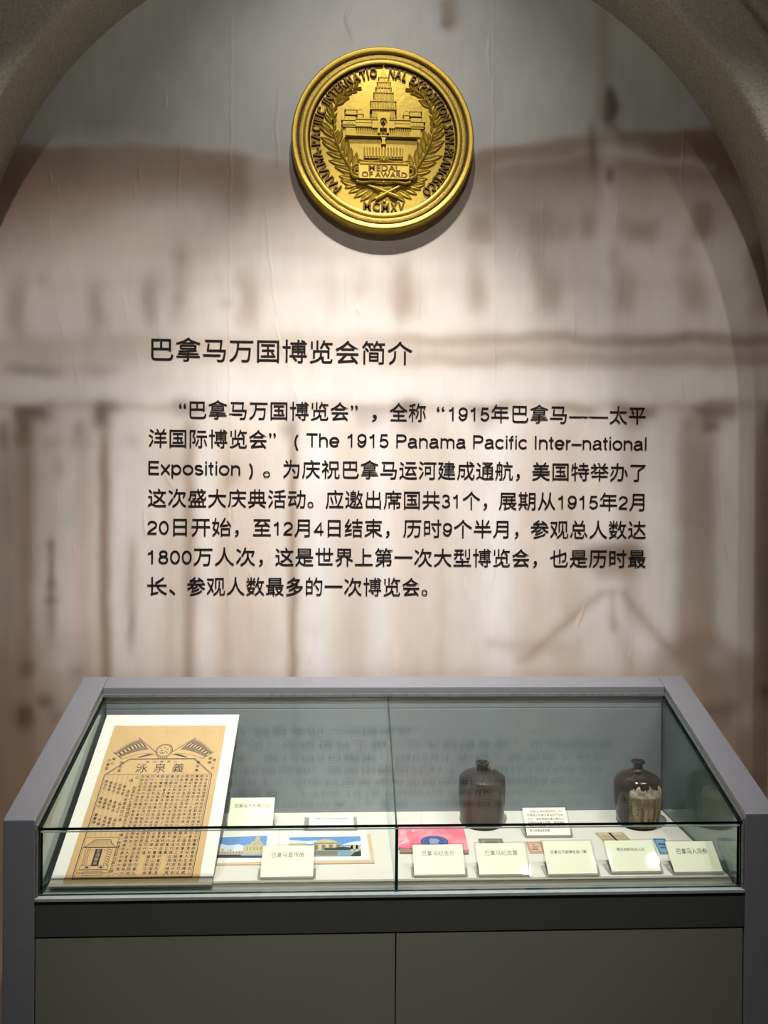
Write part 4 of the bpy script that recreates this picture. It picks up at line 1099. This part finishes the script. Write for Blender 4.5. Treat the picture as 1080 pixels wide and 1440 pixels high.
pb = [(.001, .003), (.040, .0), (.050, .002), (.055, .009), (.0595, .03), (.063, .06), (.0652, .085), (.0655, .105), (.064, .118), (.0595, .128), (.050, .1365), (.037, .1425), (.025, .147), (.017, .151), (.0128, .156), (.0120, .162), (.0125, .167), (.0165, .1695), (.0190, .1725), (.0185, .1765), (.0145, .178), (.0115, .175), (.0105, .15), (.001, .148)]
bb = bottle('labelled_bottle', cb, pb, glaze('black_glaze', (26, 20, 18), (44, 32, 24), .12), 'squat black glazed bottle with a torn old paper label, at right')
def wrap(prof, rows_z, a0, a1, off, jag, n=64, seed=1, smoothjag=False):
    """a sheet following the bottle wall, ragged along its top and sides"""
    r_ = random.Random(seed); P = sorted([(z_, r) for r, z_ in prof[1:14]]); zz = np.array([p[0] for p in P]); rr = np.array([p[1] for p in P])
    ph = [r_.uniform(0, 6.28) for _ in range(4)]
    tops = [rows_z[1] + jag * (.6 * math.sin(i * .28 + ph[0]) + .35 * math.sin(i * .61 + ph[1]) + .25 * math.sin(i * 1.3 + ph[2])) for i in range(n + 1)]
    mb = MB(); vs = []; m_ = 10
    for i in range(n + 1):
        for j in range(m_ + 1):
            zc = rows_z[0] + (tops[i] - rows_z[0]) * j / m_
            aa = a0 + (a1 - a0) * i / n + (r_.uniform(-.03, .03) if i in (0, n) else 0)
            r0 = np.interp(zc, zz, rr) + off
            vs.append((r0 * math.sin(aa), -r0 * math.cos(aa), zc))
    fs = [(i * (m_ + 1) + j, (i + 1) * (m_ + 1) + j, (i + 1) * (m_ + 1) + j + 1, i * (m_ + 1) + j + 1) for i in range(n) for j in range(m_)]
    return mb.add(vs, fs)
lab = mat('yellowed_label', (150, 132, 92), .8, rgb2=(88, 74, 50), nscale=70, stretch=(1, 1, .35), bump=.5, bscale=120)
wrap(pb, (.006, .103), -.72, 1.05, .0006, .004, seed=2).build('paper_label', lab, bb)
tag(wrap(pb, (.092, .117), -.68, .80, .0012, .0075, seed=5).build('torn_paper', mat('torn_label_paper', (196, 184, 162), .85, rgb2=(128, 116, 100), nscale=60, bump=.8, bscale=90), bb), 'pale torn upper edge of the label')
kk = MB(); rk = random.Random(9)
for i in range(7):
    a = -.60 + i * .24
    for j in range(11):
        zc = .094 - j * .0082; r0 = np.interp(zc, [p[1] for p in pb[1:8]], [p[0] for p in pb[1:8]]) + .0011
        for _ in range(3):
            da = rk.uniform(-.035, .035); dz = rk.uniform(-.002, .002); w_ = rk.uniform(.008, .03); h_ = rk.uniform(.0004, .0012)
            pts = [(a + da - w_, zc + dz - h_), (a + da + w_, zc + dz - h_), (a + da + w_, zc + dz + h_), (a + da - w_, zc + dz + h_)]
            kk.add([(r0 * math.sin(q), -r0 * math.cos(q), y_) for q, y_ in pts], [(0, 1, 2, 3)])
kk.build('label_writing', mat('brown_label_ink', (50, 38, 26), .8), bb)
wrap(pa, (.008, .108), -.62, .58, .0005, .003, seed=8).build('stained_patch', mat('brown_stained_patch', (52, 36, 27), .4, rgb2=(42, 36, 26), nscale=16), ba)
MB().tube([(.016, -.006, .160), (.022, -.008, .158), (.026, -.009, .152), (.024, -.008, .147)], [.0022, .003, .003, .002], 8).build('neck_ear', mat('olive_glaze', (120, 112, 70), .3), ba, smooth=True)
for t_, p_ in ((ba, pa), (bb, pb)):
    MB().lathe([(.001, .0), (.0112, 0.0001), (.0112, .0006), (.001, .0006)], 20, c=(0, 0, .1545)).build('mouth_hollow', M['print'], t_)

bpy.context.view_layer.update()
